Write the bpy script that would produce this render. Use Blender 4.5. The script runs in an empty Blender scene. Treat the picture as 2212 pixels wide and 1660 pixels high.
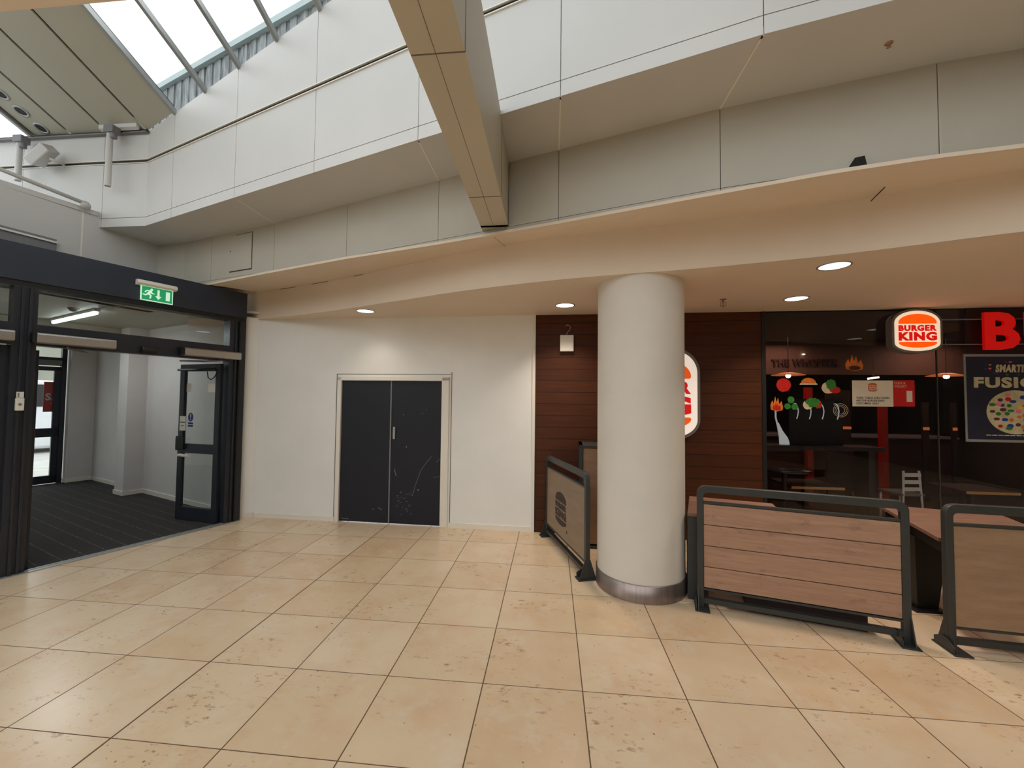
import bpy, bmesh, math, random
from mathutils import Vector, Matrix

random.seed(7)
sc = bpy.context.scene
COL = sc.collection
PI = math.pi

# ------------------------------------------------------------ camera
F_PX, YAW, PITCH, ROLL = 878.0, -0.0965, 0.036, 0.011
CAM_POS = Vector((2.801, -1.914, 1.737))
cy_, sy_, cp_, sp_ = math.cos(YAW), math.sin(YAW), math.cos(PITCH), math.sin(PITCH)
fwd = Vector((sy_ * cp_, cy_ * cp_, sp_)); rgt = Vector((cy_, -sy_, 0)); upv = rgt.cross(fwd)
r2 = rgt * math.cos(ROLL) + upv * math.sin(ROLL)
u2 = -rgt * math.sin(ROLL) + upv * math.cos(ROLL)
cam_d = bpy.data.cameras.new('camera'); cam_d.sensor_fit = 'HORIZONTAL'; cam_d.sensor_width = 36.0
cam_d.lens = F_PX / 2212 * 36.0; cam_d.clip_start = 0.05; cam_d.clip_end = 200
cam = bpy.data.objects.new('camera', cam_d); COL.objects.link(cam)
m = Matrix(((r2.x, u2.x, -fwd.x, CAM_POS.x), (r2.y, u2.y, -fwd.y, CAM_POS.y), (r2.z, u2.z, -fwd.z, CAM_POS.z), (0, 0, 0, 1)))
cam.matrix_world = m
sc.camera = cam

# ------------------------------------------------------------ world (overcast sky), exposure
W = bpy.data.worlds.new('overcast_sky'); sc.world = W; W.use_nodes = True
bg = W.node_tree.nodes['Background']
bg.inputs['Color'].default_value = (0.95, 0.98, 1.0, 1); bg.inputs['Strength'].default_value = 2.12
sc.view_settings.view_transform = 'Standard'; sc.view_settings.look = 'None'
sc.view_settings.gamma = 1.0; sc.view_settings.use_curve_mapping = False
sc.view_settings.exposure = 0.0
try:
    sc.cycles.max_bounces = 10; sc.cycles.diffuse_bounces = 5; sc.cycles.transparent_max_bounces = 16
    sc.cycles.caustics_reflective = False; sc.cycles.caustics_refractive = False
    sc.cycles.sample_clamp_indirect = 4.0
except Exception:
    pass

# ------------------------------------------------------------ materials
def lin(c):
    f = lambda v: v / 12.92 if v <= 0.04045 else ((v + 0.055) / 1.055) ** 2.4
    return tuple(f(v / 255.0) for v in c) + (1,)

class NT:
    def __init__(s, name):
        s.m = bpy.data.materials.new(name); s.m.use_nodes = True
        s.t = s.m.node_tree; s.b = s.t.nodes['Principled BSDF']; s.o = s.t.nodes['Material Output']
    def n(s, kind, **kw):
        nd = s.t.nodes.new(kind)
        for k, v in kw.items():
            if k in nd.inputs.keys(): nd.inputs[k].default_value = v
            else: setattr(nd, k, v)
        return nd
    def l(s, a, b): s.t.links.new(a, b)
    def pos(s): return s.n('ShaderNodeNewGeometry').outputs['Position']
    def obj(s): return s.n('ShaderNodeTexCoord').outputs['Object']
    def math(s, op, a, b=None, c=None):
        nd = s.n('ShaderNodeMath', operation=op)
        for i, v in enumerate((a, b, c)):
            if v is None: continue
            if isinstance(v, (int, float)): nd.inputs[i].default_value = v
            else: s.l(v, nd.inputs[i])
        return nd.outputs[0]
    def mix(s, f, a, b):
        nd = s.n('ShaderNodeMix', data_type='RGBA')
        for sock, v in ((nd.inputs[0], f), (nd.inputs[6], a), (nd.inputs[7], b)):
            if isinstance(v, (int, float, tuple)): sock.default_value = v
            else: s.l(v, sock)
        return nd.outputs[2]
    def noise(s, vec, scale, detail=4, rough=.55):
        nd = s.n('ShaderNodeTexNoise'); nd.inputs['Scale'].default_value = scale
        nd.inputs['Detail'].default_value = detail; nd.inputs['Roughness'].default_value = rough
        s.l(vec, nd.inputs['Vector']); return nd.outputs['Fac']
    def ramp(s, f, a, b):
        nd = s.n('ShaderNodeMapRange'); s.l(f, nd.inputs[0]); nd.inputs[1].default_value = a; nd.inputs[2].default_value = b
        return nd.outputs[0]
    def scale(s, vec, v):
        nd = s.n('ShaderNodeVectorMath', operation='MULTIPLY'); s.l(vec, nd.inputs[0]); nd.inputs[1].default_value = v
        return nd.outputs[0]
    def bump(s, h, strength=.2, dist=.01):
        nd = s.n('ShaderNodeBump'); s.l(h, nd.inputs['Height']); nd.inputs['Strength'].default_value = strength
        nd.inputs['Distance'].default_value = dist; s.l(nd.outputs[0], s.b.inputs['Normal'])

def paint(name, c, rough=.6, var=.05, scale=2.5, metal=0.0, bump=0.0):
    t = NT(name); p = t.pos(); n = t.noise(p, scale)
    a = lin(c); d = tuple(max(0, v * (1 - var * 2)) for v in a[:3]) + (1,)
    t.l(t.mix(t.ramp(n, .35, .65), d, a), t.b.inputs['Base Color'])
    t.b.inputs['Roughness'].default_value = rough; t.b.inputs['Metallic'].default_value = metal
    if bump: t.bump(t.noise(p, 60), bump, .002)
    return t.m

def emit(name, c, s):
    t = NT(name); t.b.inputs['Base Color'].default_value = lin(c)
    t.b.inputs['Emission Color'].default_value = lin(c); t.b.inputs['Emission Strength'].default_value = s
    n = t.noise(t.obj(), 3); t.l(t.math('MULTIPLY_ADD', n, .06 * s, .97 * s), t.b.inputs['Emission Strength'])
    return t.m

M = {}
M['panel'] = paint('cream_metal_panel', (200, 199, 196), .42, .025, 1.2)
M['panel_warm'] = paint('cream_plaster_soffit', (224, 208, 188), .7, .02, 1.5)
M['roofpanel'] = paint('ceiling_metal_panel', (176, 174, 158), .5, .02, 1.5)
M['wall'] = paint('white_painted_wall', (234, 233, 228), .65, .02, 2.0, bump=.05)
M['beam'] = paint('beam_casing', (188, 180, 160), .5, .02, 1.5)
M['recess'] = paint('recess_panel', (182, 177, 164), .5, .03, 1.5)
M['dim'] = paint('dim_mall_wall', (96, 88, 80), .7)
M['lobby_wall'] = paint('lobby_wall_paint', (214, 210, 206), .65, .03, 2.0)
M['gloss_white'] = paint('white_gloss_trim', (232, 226, 214), .35, .02)
M['column'] = paint('white_column_paint', (218, 211, 200), .6, .02, 3)
M['joint'] = paint('dark_joint', (58, 54, 48), .8)
M['softjoint'] = paint('shadow_joint', (112, 104, 92), .8)
M['frame'] = paint('anthracite_aluminium', (38, 42, 50), .35, .05, 8)
M['header'] = paint('anthracite_header', (40, 47, 60), .5, .05, 4)
M['barrier'] = paint('powder_coated_steel', (52, 53, 50), .45, .06, 12)
M['black'] = paint('matt_black', (16, 16, 17), .5)
M['plastic'] = paint('white_plastic', (225, 222, 212), .35, .02, 9)
M['grey'] = paint('grey_vent_metal', (120, 120, 122), .45, .05, 12)
M['alu'] = paint('brushed_aluminium', (198, 196, 190), .32, .03, 20, metal=.9)
M['silver'] = paint('silver_trim', (176, 178, 176), .35, .04, 30, metal=.6)
M['brown_hook'] = paint('beige_cable', (170, 130, 100), .5)
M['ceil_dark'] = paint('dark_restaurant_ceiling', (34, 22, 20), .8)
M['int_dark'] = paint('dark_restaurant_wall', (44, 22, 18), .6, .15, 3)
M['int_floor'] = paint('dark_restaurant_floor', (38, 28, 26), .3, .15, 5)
M['red'] = paint('red_paint', (190, 26, 14), .5)
M['cream_card'] = paint('cream_card', (226, 218, 196), .6, .02)
M['redcard'] = paint('red_card', (200, 24, 22), .5, .05)
M['textblack'] = paint('print_black', (20, 18, 16), .6)
M['amber'] = emit('amber_lit_panel', (200, 110, 55), .55)
M['lamp'] = emit('lamp_diffuser', (255, 252, 245), 2.2)
M['tube'] = emit('fluorescent_tube', (240, 250, 255), 9.0)
M['bulb'] = emit('warm_bulb', (255, 240, 205), 8.0)
M['shade'] = emit('lit_lamp_shade', (190, 100, 50), .7)
M['face'] = emit('cream_lightbox_face', (250, 232, 205), .62)
M['bun'] = emit('orange_lightbox', (255, 88, 4), .75)
M['letter'] = emit('red_lightbox', (210, 12, 8), .7)
M['bigred'] = emit('red_channel_letter', (205, 8, 8), .4)
M['casing'] = paint('grey_sign_casing', (118, 110, 104), .5)
M['wface'] = emit('white_lightbox_face', (236, 224, 210), .62)
M['wbun'] = emit('orange_sign_vinyl', (232, 88, 6), .55)
M['wletter'] = emit('red_sign_vinyl', (208, 10, 6), .55)
M['green'] = emit('exit_sign_green', (30, 150, 95), .5)
M['exitwhite'] = emit('exit_sign_white', (205, 240, 215), .55)
M['navy'] = paint('poster_navy', (26, 28, 48), .5)
M['posterwhite'] = paint('poster_cream', (196, 188, 150), .5, .12, 12)
M['burnt'] = paint('branded_wood', (58, 44, 32), .7)
M['chrome'] = paint('bright_chrome', (230, 235, 238), .15, .01, 3, metal=.8)
M['palecurve'] = emit('glowing_white_plastic', (205, 212, 214), .5)  # emission brightens the taps and dispenser, which are no lamps
M['tablew'] = paint('pale_table_edge', (196, 142, 76), .5)
M['blue'] = paint('blue_sticker', (22, 62, 140), .5)
M['pave'] = paint('pale_paving', (205, 203, 198), .7, .08, 2)
M['vehicle'] = paint('white_vehicle_paint', (225, 228, 232), .25)
M['leafgreen'] = paint('sticker_green', (52, 130, 44), .5, .2, 30)
M['tomato'] = paint('sticker_red', (196, 22, 14), .5, .15, 30)
M['stickerorange'] = paint('sticker_orange', (222, 120, 40), .5, .15, 30)
M['stickercream'] = paint('sticker_cream', (214, 196, 160), .5, .1, 30)
M['meat'] = paint('sticker_brown', (70, 30, 14), .5, .1, 30)

# travertine floor
t = NT('travertine_tiles'); p = t.pos(); sx = t.n('ShaderNodeSeparateXYZ'); t.l(p, sx.inputs[0])
def tilecoord(o): return t.math('DIVIDE', sx.outputs[o], .6)
X_, Y_ = tilecoord(0), tilecoord(1)
def edge(v): return t.math('ABSOLUTE', t.math('SUBTRACT', t.math('FRACT', t.math('ADD', v, 0.5)), .5))
ex, ey = edge(X_), edge(Y_)
jx = t.math('LESS_THAN', ex, .0058); jy = t.math('LESS_THAN', ey, .0045)
wide = t.math('MULTIPLY', t.math('LESS_THAN', t.math('ABSOLUTE', t.math('SUBTRACT', X_, 1.0)), .009), 1.0)
joint = t.math('MAXIMUM', t.math('MAXIMUM', jx, jy), wide)
cv = t.n('ShaderNodeCombineXYZ'); t.l(t.math('FLOOR', X_), cv.inputs[0]); t.l(t.math('FLOOR', Y_), cv.inputs[1])
wn = t.n('ShaderNodeTexWhiteNoise'); t.l(cv.outputs[0], wn.inputs['Vector'])
off = t.n('ShaderNodeVectorMath', operation='MULTIPLY_ADD'); t.l(wn.outputs['Color'], off.inputs[0]); off.inputs[1].default_value = (7, 7, 7); t.l(p, off.inputs[2])
base = t.mix(wn.outputs['Value'], lin((212, 184, 150)), lin((222, 199, 169)))
cloud = t.noise(off.outputs[0], 2.6, 6, .6)
base = t.mix(t.math('MULTIPLY', t.ramp(cloud, .45, .75), .55), base, lin((202, 160, 120)))
pale = t.noise(off.outputs[0], 6.5, 5, .65)
base = t.mix(t.math('MULTIPLY', t.ramp(pale, .52, .75), .5), base, lin((220, 206, 184)))
st = t.noise(t.scale(off.outputs[0], (1, 1.8, 1)), 16, 7, .72)
gate = t.ramp(t.noise(off.outputs[0], 1.9, 2), .5, .66)
base = t.mix(t.math('MULTIPLY', t.math('MULTIPLY', t.ramp(st, .56, .66), gate), .9), base, lin((150, 112, 80)))
vo = t.n('ShaderNodeTexVoronoi'); vo.inputs['Scale'].default_value = 20; t.l(off.outputs[0], vo.inputs['Vector'])
pit = t.math('LESS_THAN', vo.outputs['Distance'], t.math('MULTIPLY', t.ramp(t.noise(off.outputs[0], 5, 2), .48, .75), .17))
base = t.mix(t.math('MULTIPLY', pit, .75), base, lin((92, 60, 38)))
base = t.mix(t.math('MULTIPLY', joint, .95), base, lin((84, 60, 40)))
t.l(base, t.b.inputs['Base Color'])
t.l(t.math('MULTIPLY_ADD', joint, .5, .27), t.b.inputs['Roughness'])
t.b.inputs['Specular IOR Level'].default_value = .42
t.bump(t.math('SUBTRACT', 1.0, t.math('MAXIMUM', joint, pit)), .25, .002)
M['floor'] = t.m

# carpet with thin pale ribs, laid along the screen
t = NT('entrance_carpet'); p = t.obj(); sx = t.n('ShaderNodeSeparateXYZ'); t.l(p, sx.inputs[0])
fr = t.math('FRACT', t.math('DIVIDE', sx.outputs[0], .17))
ln = t.math('MULTIPLY', t.math('LESS_THAN', fr, .07), t.ramp(t.noise(t.scale(p, (30, 5, 1)), 3), .42, .6))
fine = t.noise(p, 220, 3)
base = t.mix(fine, lin((22, 19, 19)), lin((52, 47, 46)))
base = t.mix(t.math('MULTIPLY', ln, .6), base, lin((120, 112, 106)))
t.l(base, t.b.inputs['Base Color']); t.b.inputs['Roughness'].default_value = .95; t.bump(fine, .4, .004)
M['carpet'] = t.m

# timber helpers
def wood(name, a, b, dark, axis=(1, 12, 14), rough=.55, knots=.4, board=None, boardcol=None, blemish=None):
    t = NT(name); p = t.obj(); v = t.scale(p, axis)
    g = t.noise(v, 3.2, 6, .62); base = t.mix(t.ramp(g, .3, .7), lin(a), lin(b))
    f = t.noise(t.scale(p, (axis[0] * 2, axis[1] * 5, axis[2] * 5)), 5, 4, .7)
    base = t.mix(t.math('MULTIPLY', t.ramp(f, .55, .8), .35), base, lin(dark))
    k = t.noise(t.scale(p, (3, 5, 5)), 2.2, 5, .7)
    base = t.mix(t.math('MULTIPLY', t.ramp(k, .58, .78), knots), base, lin(blemish or dark))
    if board:
        sx = t.n('ShaderNodeSeparateXYZ'); t.l(p, sx.inputs[0])
        z = t.math('DIVIDE', sx.outputs[2], board)
        e = t.math('LESS_THAN', t.math('FRACT', z), .035)
        cvv = t.n('ShaderNodeCombineXYZ'); t.l(t.math('FLOOR', z), cvv.inputs[2])
        w = t.n('ShaderNodeTexWhiteNoise'); t.l(cvv.outputs[0], w.inputs['Vector'])
        base = t.mix(t.math('MULTIPLY', w.outputs['Value'], .35), base, lin(boardcol))
        base = t.mix(e, base, lin((18, 9, 5)))
        t.bump(t.math('SUBTRACT', 1.0, e), .5, .004)
    t.l(base, t.b.inputs['Base Color']); t.b.inputs['Roughness'].default_value = rough
    t.b.inputs['Specular IOR Level'].default_value = .25
    return t.m
M['plank'] = wood('weathered_pink_timber', (156, 120, 98), (180, 142, 116), (112, 82, 68), knots=.85, blemish=(118, 92, 88))
M['sheet'] = wood('smooth_brown_timber', (140, 110, 84), (160, 130, 102), (112, 84, 64), axis=(1, 6, 6), knots=.25)
M['sheetA'] = wood('grey_brown_timber', (136, 116, 96), (150, 130, 108), (110, 88, 70), axis=(1, 6, 6), knots=.25)
M['tabletop'] = wood('brown_table_timber', (118, 88, 72), (138, 104, 86), (92, 64, 54), axis=(1, 8, 8), knots=.35)
M['cladding'] = wood('mahogany_cladding', (66, 31, 11), (84, 43, 15), (44, 19, 6), axis=(.8, 8, 12), rough=.5, knots=.3, board=.152, boardcol=(52, 26, 14))

# glass
def glass(name, tint, ior, refl_tint=(1, 1, 1, 1)):
    t = NT(name); t.t.nodes.remove(t.b)
    tr = t.n('ShaderNodeBsdfTransparent'); tr.inputs[0].default_value = tint
    gl = t.n('ShaderNodeBsdfGlossy'); gl.inputs['Roughness'].default_value = .01; gl.inputs[0].default_value = refl_tint
    fr = t.n('ShaderNodeFresnel'); ge = t.n('ShaderNodeNewGeometry'); t.l(t.math('MULTIPLY_ADD', ge.outputs['Backfacing'], 1 / ior - ior, ior), fr.inputs[0])
    mx = t.n('ShaderNodeMixShader'); t.l(fr.outputs[0], mx.inputs[0]); t.l(tr.outputs[0], mx.inputs[1]); t.l(gl.outputs[0], mx.inputs[2])
    t.l(mx.outputs[0], t.o.inputs['Surface']); return t.m
M['glass'] = glass('clear_glass', (.93, .95, .94, 1), 1.45)
M['shopglass'] = glass('shopfront_glass', (.86, .84, .83, 1), 1.34)
M['skyglass'] = glass('skylight_glass', (.93, .95, .95, 1), 1.35)

# weathered corrugated parapet
t = NT('weathered_ribbed_metal'); p = t.obj(); sx = t.n('ShaderNodeSeparateXYZ'); t.l(p, sx.inputs[0])
n1 = t.noise(t.scale(p, (14, 1, 1.5)), 2.5, 5); base = t.mix(t.ramp(n1, .35, .65), lin((112, 112, 114)), lin((165, 172, 174)))
t.l(base, t.b.inputs['Base Color']); t.b.inputs['Roughness'].default_value = .7
M['parapet'] = t.m
M['teal'] = paint('teal_coping', (182, 200, 202), .5)

# navy door with scratches
t = NT('navy_painted_door'); p = t.obj(); n1 = t.noise(p, 3)
base = t.mix(n1, lin((9, 12, 22)), lin((14, 18, 32)))
low = t.n('ShaderNodeSeparateXYZ'); t.l(p, low.inputs[0])
base = t.mix(t.math('MULTIPLY', t.ramp(t.noise(t.scale(p, (3, 1, 1)), 18, 3, .5), .70, .74), t.ramp(low.outputs[2], .9, .1)), base, lin((120, 128, 132)))
t.l(base, t.b.inputs['Base Color']); t.b.inputs['Roughness'].default_value = .6
M['door'] = t.m

# ------------------------------------------------------------ mesh helpers
class MB:
    def __init__(s): s.bm = bmesh.new(); s.mats = []
    def mi(s, mat):
        if mat is None: return 0
        if mat not in s.mats: s.mats.append(mat)
        return s.mats.index(mat)
    def _add(s, verts, faces, mat=None, smooth=False):
        vs = [s.bm.verts.new(v) for v in verts]; k = s.mi(mat)
        for f in faces:
            try:
                fc = s.bm.faces.new([vs[i] for i in f]); fc.material_index = k; fc.smooth = smooth
            except ValueError: pass
        return s
    def box(s, x0, x1, y0, y1, z0, z1, mat=None, mtx=None):
        v = [Vector(c) for c in ((x0, y0, z0), (x1, y0, z0), (x1, y1, z0), (x0, y1, z0), (x0, y0, z1), (x1, y0, z1), (x1, y1, z1), (x0, y1, z1))]
        if mtx: v = [mtx @ c for c in v]
        return s._add(v, [(0, 3, 2, 1), (4, 5, 6, 7), (0, 1, 5, 4), (1, 2, 6, 5), (2, 3, 7, 6), (3, 0, 4, 7)], mat)
    def prism(s, poly, d0, d1, axis='z', mat=None, mtx=None):
        """polygon extruded along axis: 'z' -> (x,y) poly; 'y' -> (x,z) poly (d0,d1 are y); 'x' -> (y,z) poly"""
        mk = {'z': lambda a, b, d: (a, b, d), 'y': lambda a, b, d: (a, d, b), 'x': lambda a, b, d: (d, a, b)}[axis]
        n = len(poly)
        v = [Vector(mk(a, b, d0)) for a, b in poly] + [Vector(mk(a, b, d1)) for a, b in poly]
        if mtx: v = [mtx @ c for c in v]
        f = [tuple(range(n)), tuple(range(2 * n - 1, n - 1, -1))] + [(i, i + n, (i + 1) % n + n, (i + 1) % n) for i in range(n)]
        return s._add(v, f, mat)
    def strip(s, outer, inner, y0, y1, mat=None):
        """closed band between two open xz polylines, extruded in y"""
        n = len(outer)
        v = [(a, y0, b) for a, b in outer] + [(a, y0, b) for a, b in inner] + [(a, y1, b) for a, b in outer] + [(a, y1, b) for a, b in inner]
        f = []
        for i in range(n - 1):
            f += [(i, i + 1, n + i + 1, n + i), (2 * n + i, 3 * n + i, 3 * n + i + 1, 2 * n + i + 1), (i, 2 * n + i, 2 * n + i + 1, i + 1), (n + i, n + i + 1, 3 * n + i + 1, 3 * n + i)]
        f += [(0, n, 3 * n, 2 * n), (n - 1, 3 * n - 1, 4 * n - 1, 2 * n - 1)]
        return s._add(v, f, mat)
    def tube(s, pts, r, seg=10, mat=None, caps=True):
        pts = [Vector(q) for q in pts]; rings = []; v = []; up = Vector((0, 0, 1))
        for i, q in enumerate(pts):
            d = (pts[min(i + 1, len(pts) - 1)] - pts[max(i - 1, 0)]).normalized()
            a = d.cross(up if abs(d.z) < .95 else Vector((1, 0, 0))).normalized(); b = d.cross(a)
            if i and a.dot(pa) < 0: a, b = -a, -b
            pa = a
            rr = r[i] if isinstance(r, (list, tuple)) else r
            v += [q + (a * math.cos(k * 2 * PI / seg) + b * math.sin(k * 2 * PI / seg)) * rr for k in range(seg)]
        f = []
        for i in range(len(pts) - 1):
            for k in range(seg): f.append((i * seg + k, i * seg + (k + 1) % seg, (i + 1) * seg + (k + 1) % seg, (i + 1) * seg + k))
        if caps: f += [tuple(range(seg))[::-1], tuple(range((len(pts) - 1) * seg, len(pts) * seg))]
        return s._add(v, f, mat, True)
    def lathe(s, prof, seg=48, mat=None, cx=0, cy=0, mtx=None):
        v = []; f = []; n = len(prof)
        for r, z in prof:
            for k in range(seg):
                a = k * 2 * PI / seg; v.append(Vector((cx + r * math.cos(a), cy + r * math.sin(a), z)))
        if mtx: v = [mtx @ c for c in v]
        for i in range(n - 1):
            for k in range(seg): f.append((i * seg + k, i * seg + (k + 1) % seg, (i + 1) * seg + (k + 1) % seg, (i + 1) * seg + k))
        return s._add(v, f, mat, True)
    def quad(s, a, b, c, d, mat=None): return s._add([a, b, c, d], [(0, 1, 2, 3)], mat)
    def build(s, name, mat=None, parent=None, label=None, cat=None, group=None, kind=None, bevel=0, loc=None, rotz=0, auto=False):
        bmesh.ops.recalc_face_normals(s.bm, faces=s.bm.faces)
        me = bpy.data.meshes.new(name); s.bm.to_mesh(me); s.bm.free()
        mats = s.mats if s.mats else [mat]
        if None in mats: mats = [mat if q is None else q for q in mats]
        for q in mats: me.materials.append(q)
        o = bpy.data.objects.new(name, me); COL.objects.link(o)
        if parent is not None: o.parent = parent
        if loc is not None: o.location = loc
        if rotz: o.rotation_euler = (0, 0, rotz)
        if bevel:
            b = o.modifiers.new('bevel', 'BEVEL'); b.width = bevel; b.segments = 2; b.limit_method = 'ANGLE'
        tag(o, label, cat, group, kind)
        return o

def tag(o, label=None, cat=None, group=None, kind=None):
    if label: o['label'] = label
    if cat: o['category'] = cat
    if group: o['group'] = group
    if kind: o['kind'] = kind
    return o

def empty(name, loc=(0, 0, 0), rotz=0, label=None, cat=None, group=None, kind=None, rot=None):
    o = bpy.data.objects.new(name, None); COL.objects.link(o); o.location = loc
    o.rotation_euler = rot if rot else (0, 0, rotz); o.empty_display_size = .1
    return tag(o, label, cat, group, kind)

def copy_tree(o, parent=None):
    c = o.copy(); COL.objects.link(c)
    if parent is not None: c.parent = parent
    for ch in list(o.children): copy_tree(ch, c)
    return c

def struct(name, mb, mat=None, **kw): return mb.build(name, mat, kind='structure', **kw)

def text_mesh(name, body, x0, x1, z0, z1, y, mat, parent, bold=.03, depth=.01, label=None, shear=0):
    cu = bpy.data.curves.new(name, 'FONT'); cu.body = body; cu.offset = bold; cu.resolution_u = 3; cu.extrude = .5
    cu.space_character = 1.06 + bold * 1.5
    tmp = bpy.data.objects.new('tmp', cu); COL.objects.link(tmp)
    bpy.context.view_layer.update()
    dg = bpy.context.evaluated_depsgraph_get()
    me = bpy.data.meshes.new_from_object(tmp.evaluated_get(dg)); bpy.data.objects.remove(tmp)
    xs = [v.co.x for v in me.vertices]; ys = [v.co.y for v in me.vertices]
    ax, bx, ay, by = min(xs), max(xs), min(ys), max(ys)
    for v in me.vertices:
        X = x0 + (v.co.x - ax) / (bx - ax) * (x1 - x0); Z = z0 + (v.co.y - ay) / (by - ay) * (z1 - z0)
        v.co = (X + shear * (Z - z0), y - (v.co.z + .5) * depth, Z)
    me.name = name; me.materials.clear(); me.materials.append(mat)
    o = bpy.data.objects.new(name, me); COL.objects.link(o); o.parent = parent
    if label: o['label'] = label
    return o

def arc(cx, cz, rx, rz, a0, a1, n=14):
    return [(cx + rx * math.cos(math.radians(a0 + (a1 - a0) * i / n)), cz + rz * math.sin(math.radians(a0 + (a1 - a0) * i / n))) for i in range(n + 1)]

def logo_outline(w, h, grow=0):
    w2, h2 = w / 2 + grow, h / 2 + grow
    rt, rb = .30 * h + grow, .20 * h + grow
    return arc(0, h2 - rt, w2, rt, 0, 180, 24) + arc(0, -h2 + rb, w2, rb, 180, 360, 24)

def bun_top(w, h):
    x = w * .42; z0 = .175 * h; r = .018 * w
    return [(-x + r, z0), (x - r, z0), (x, z0 + r)] + arc(0, z0 + .03 * h, x, .215 * h, 5, 175, 22) + [(-x, z0 + r)]

def bun_bottom(w, h):
    x = w * .42; z0 = -.275 * h; r = .015 * w
    return [(x - r, z0), (-x + r, z0), (-x, z0 - r)] + arc(0, z0 - .02 * h, x, .125 * h, 185, 355, 22) + [(x, z0 - r)]

def logo_marks(parent, w, h, y, mb, ml, depth=.006, bold=.05):
    b = MB(); b.prism(bun_top(w, h), y - depth, y, 'y'); b.build('top_bun', mb, parent)
    b = MB(); b.prism(bun_bottom(w, h), y - depth, y, 'y'); b.build('bottom_bun', mb, parent)
    text_mesh('upper_lettering', 'BURGER', -w * .42, w * .42, -.005 * h, .145 * h, y, ml, parent, bold, depth)
    text_mesh('lower_lettering', 'KING', -w * .42, w * .42, -.245 * h, -.03 * h, y, ml, parent, bold, depth)

# ------------------------------------------------------------ setting: reference lines
def wy(x): return 3.60 - .0349 * (x + 1.41)           # face of the back wall / shopfront
WROT = -math.atan(.0349)
FASCIA = [(-7.0, 2.63), (-2.264, 2.625), (-.58, 2.037), (1.711, 1.241), (4.0, .472), (5.6, .05), (9.0, -.6)]
BACKW = [(-2.79, 3.245), (-2.276, 3.194), (-.652, 2.708), (1.698, 1.875), (4.0, 1.081), (5.184, .774), (9.0, .10)]
LIP = [(-2.5, 3.32), (-1.944, 3.093), (-.723, 2.632), (.608, 2.163), (1.725, 1.823), (2.749, 1.48), (3.765, 1.113), (4.587, .821), (5.045, .70), (5.8, .56), (9.0, .0)]
EDGE = [(-1.771, 3.70), (-.178, 3.126), (1.0, 2.60), (1.879, 2.20), (2.6, 1.94), (3.205, 1.77), (3.936, 1.62), (4.93, 1.34), (5.8, .98), (9.0, -.2)]
def ylerp(L, x):
    for (a, b), (c, d) in zip(L, L[1:]):
        if a <= x <= c: return b + (d - b) * (x - a) / (c - a)
    return L[0][1] if x < L[0][0] else L[-1][1]
def roofz(y): return 5.06 + .383 * (2.625 - y)
ZS, ZC, ZL = 3.85, 2.85, 3.2

# floor
b = MB(); b.prism([(-2.0, 3.66), (-1.5, 3.66), (12, 3.2), (12, -11), (-8.5, -11), (-4.2, -3.2)], -.05, 0, 'z')
# the mall floor is bounded on the left by the entrance screen
struct('floor', b, M['floor'])

# back wall with the double door opening (local frame turned with the wall)
def wbox(mb, xa, xb, y0, y1, z0, z1, mat=None):
    mt = Matrix.Translation((0, wy(0), 0)) @ Matrix.Rotation(WROT, 4, 'Z')
    return mb.box(xa, xb, y0, y1, z0, z1, mat, mt)
b = MB()
wbox(b, -1.45, -.19, 0, .16, 0, ZC + .02); wbox(b, 1.41, 2.57, 0, .16, 0, ZC + .02); wbox(b, -.19, 1.41, 0, .16, 2.02, ZC + .02)
struct('wall_back', b, M['wall'])
b = MB(); wbox(b, -1.43, -.2, -.014, 0, 0, .065); wbox(b, 1.42, 2.56, -.014, 0, 0, .065)
struct('baseboard_back', b, M['gloss_white'])
b = MB(); wbox(b, 2.555, 2.592, -.02, .1, 0, ZC); struct('trim_1', b, M['gloss_white'])
# return wall beside the screen
b = MB(); b.prism([(-1.45, 3.60), (-1.60, 3.46), (-1.72, 3.52), (-1.72, 3.75), (-1.45, 3.75)], 0, ZC + .02, 'z'); struct('wall_left', b, M['wall'])
b = MB(); b.prism([(-1.438, 3.592), (-1.588, 3.452), (-1.597, 3.462), (-1.447, 3.602)], 0, .065, 'z'); struct('baseboard_left', b, M['gloss_white'])

# service double door
dr = empty('door_1', (0, wy(0), 0), WROT, kind='structure')
b = MB()
b.box(-.185, -.130, -.03, .12, 0, 2.015); b.box(1.325, 1.425, -.03, .12, 0, 2.015); b.box(-.185, 1.425, -.03, .12, 1.968, 2.022)
b.build('door_frame', M['gloss_white'], dr, bevel=.003)
b = MB()
b.box(-.215, -.207, -.004, .0, 0, 2.06); b.box(1.452, 1.460, -.004, .0, 0, 2.09); b.box(-.215, 1.46, -.004, 0, 2.055, 2.061)
b.build('shadow_gap', M['softjoint'], dr)
b = MB(); b.box(-.129, .592, .0, .045, .012, 1.966); b.build('door_leaf', M['door'], dr, bevel=.002)
b = MB(); b.box(.606, 1.323, .0, .045, .012, 1.966); lf = b.build('door_leaf', M['door'], dr, bevel=.002)
b = MB(); b.box(.590, .608, -.008, .02, .012, 1.966); b.build('meeting_strip', M['grey'], dr)
b = MB(); b.box(.635, .672, -.022, 0, 1.16, 1.33); b.build('handle', M['silver'], dr, bevel=.012)
b = MB()
rs = random.Random(3)
def scratch(pts, w=.004):
    for (x0, z0), (x1, z1) in zip(pts, pts[1:]):
        dx, dz = x1 - x0, z1 - z0; L = math.hypot(dx, dz) or 1; nx, nz = -dz / L * w / 2, dx / L * w / 2
        b._add([(x0 + nx, -.0012, z0 + nz), (x1 + nx, -.0012, z1 + nz), (x1 - nx, -.0012, z1 - nz), (x0 - nx, -.0012, z0 - nz)], [(0, 1, 2, 3)])
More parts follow.
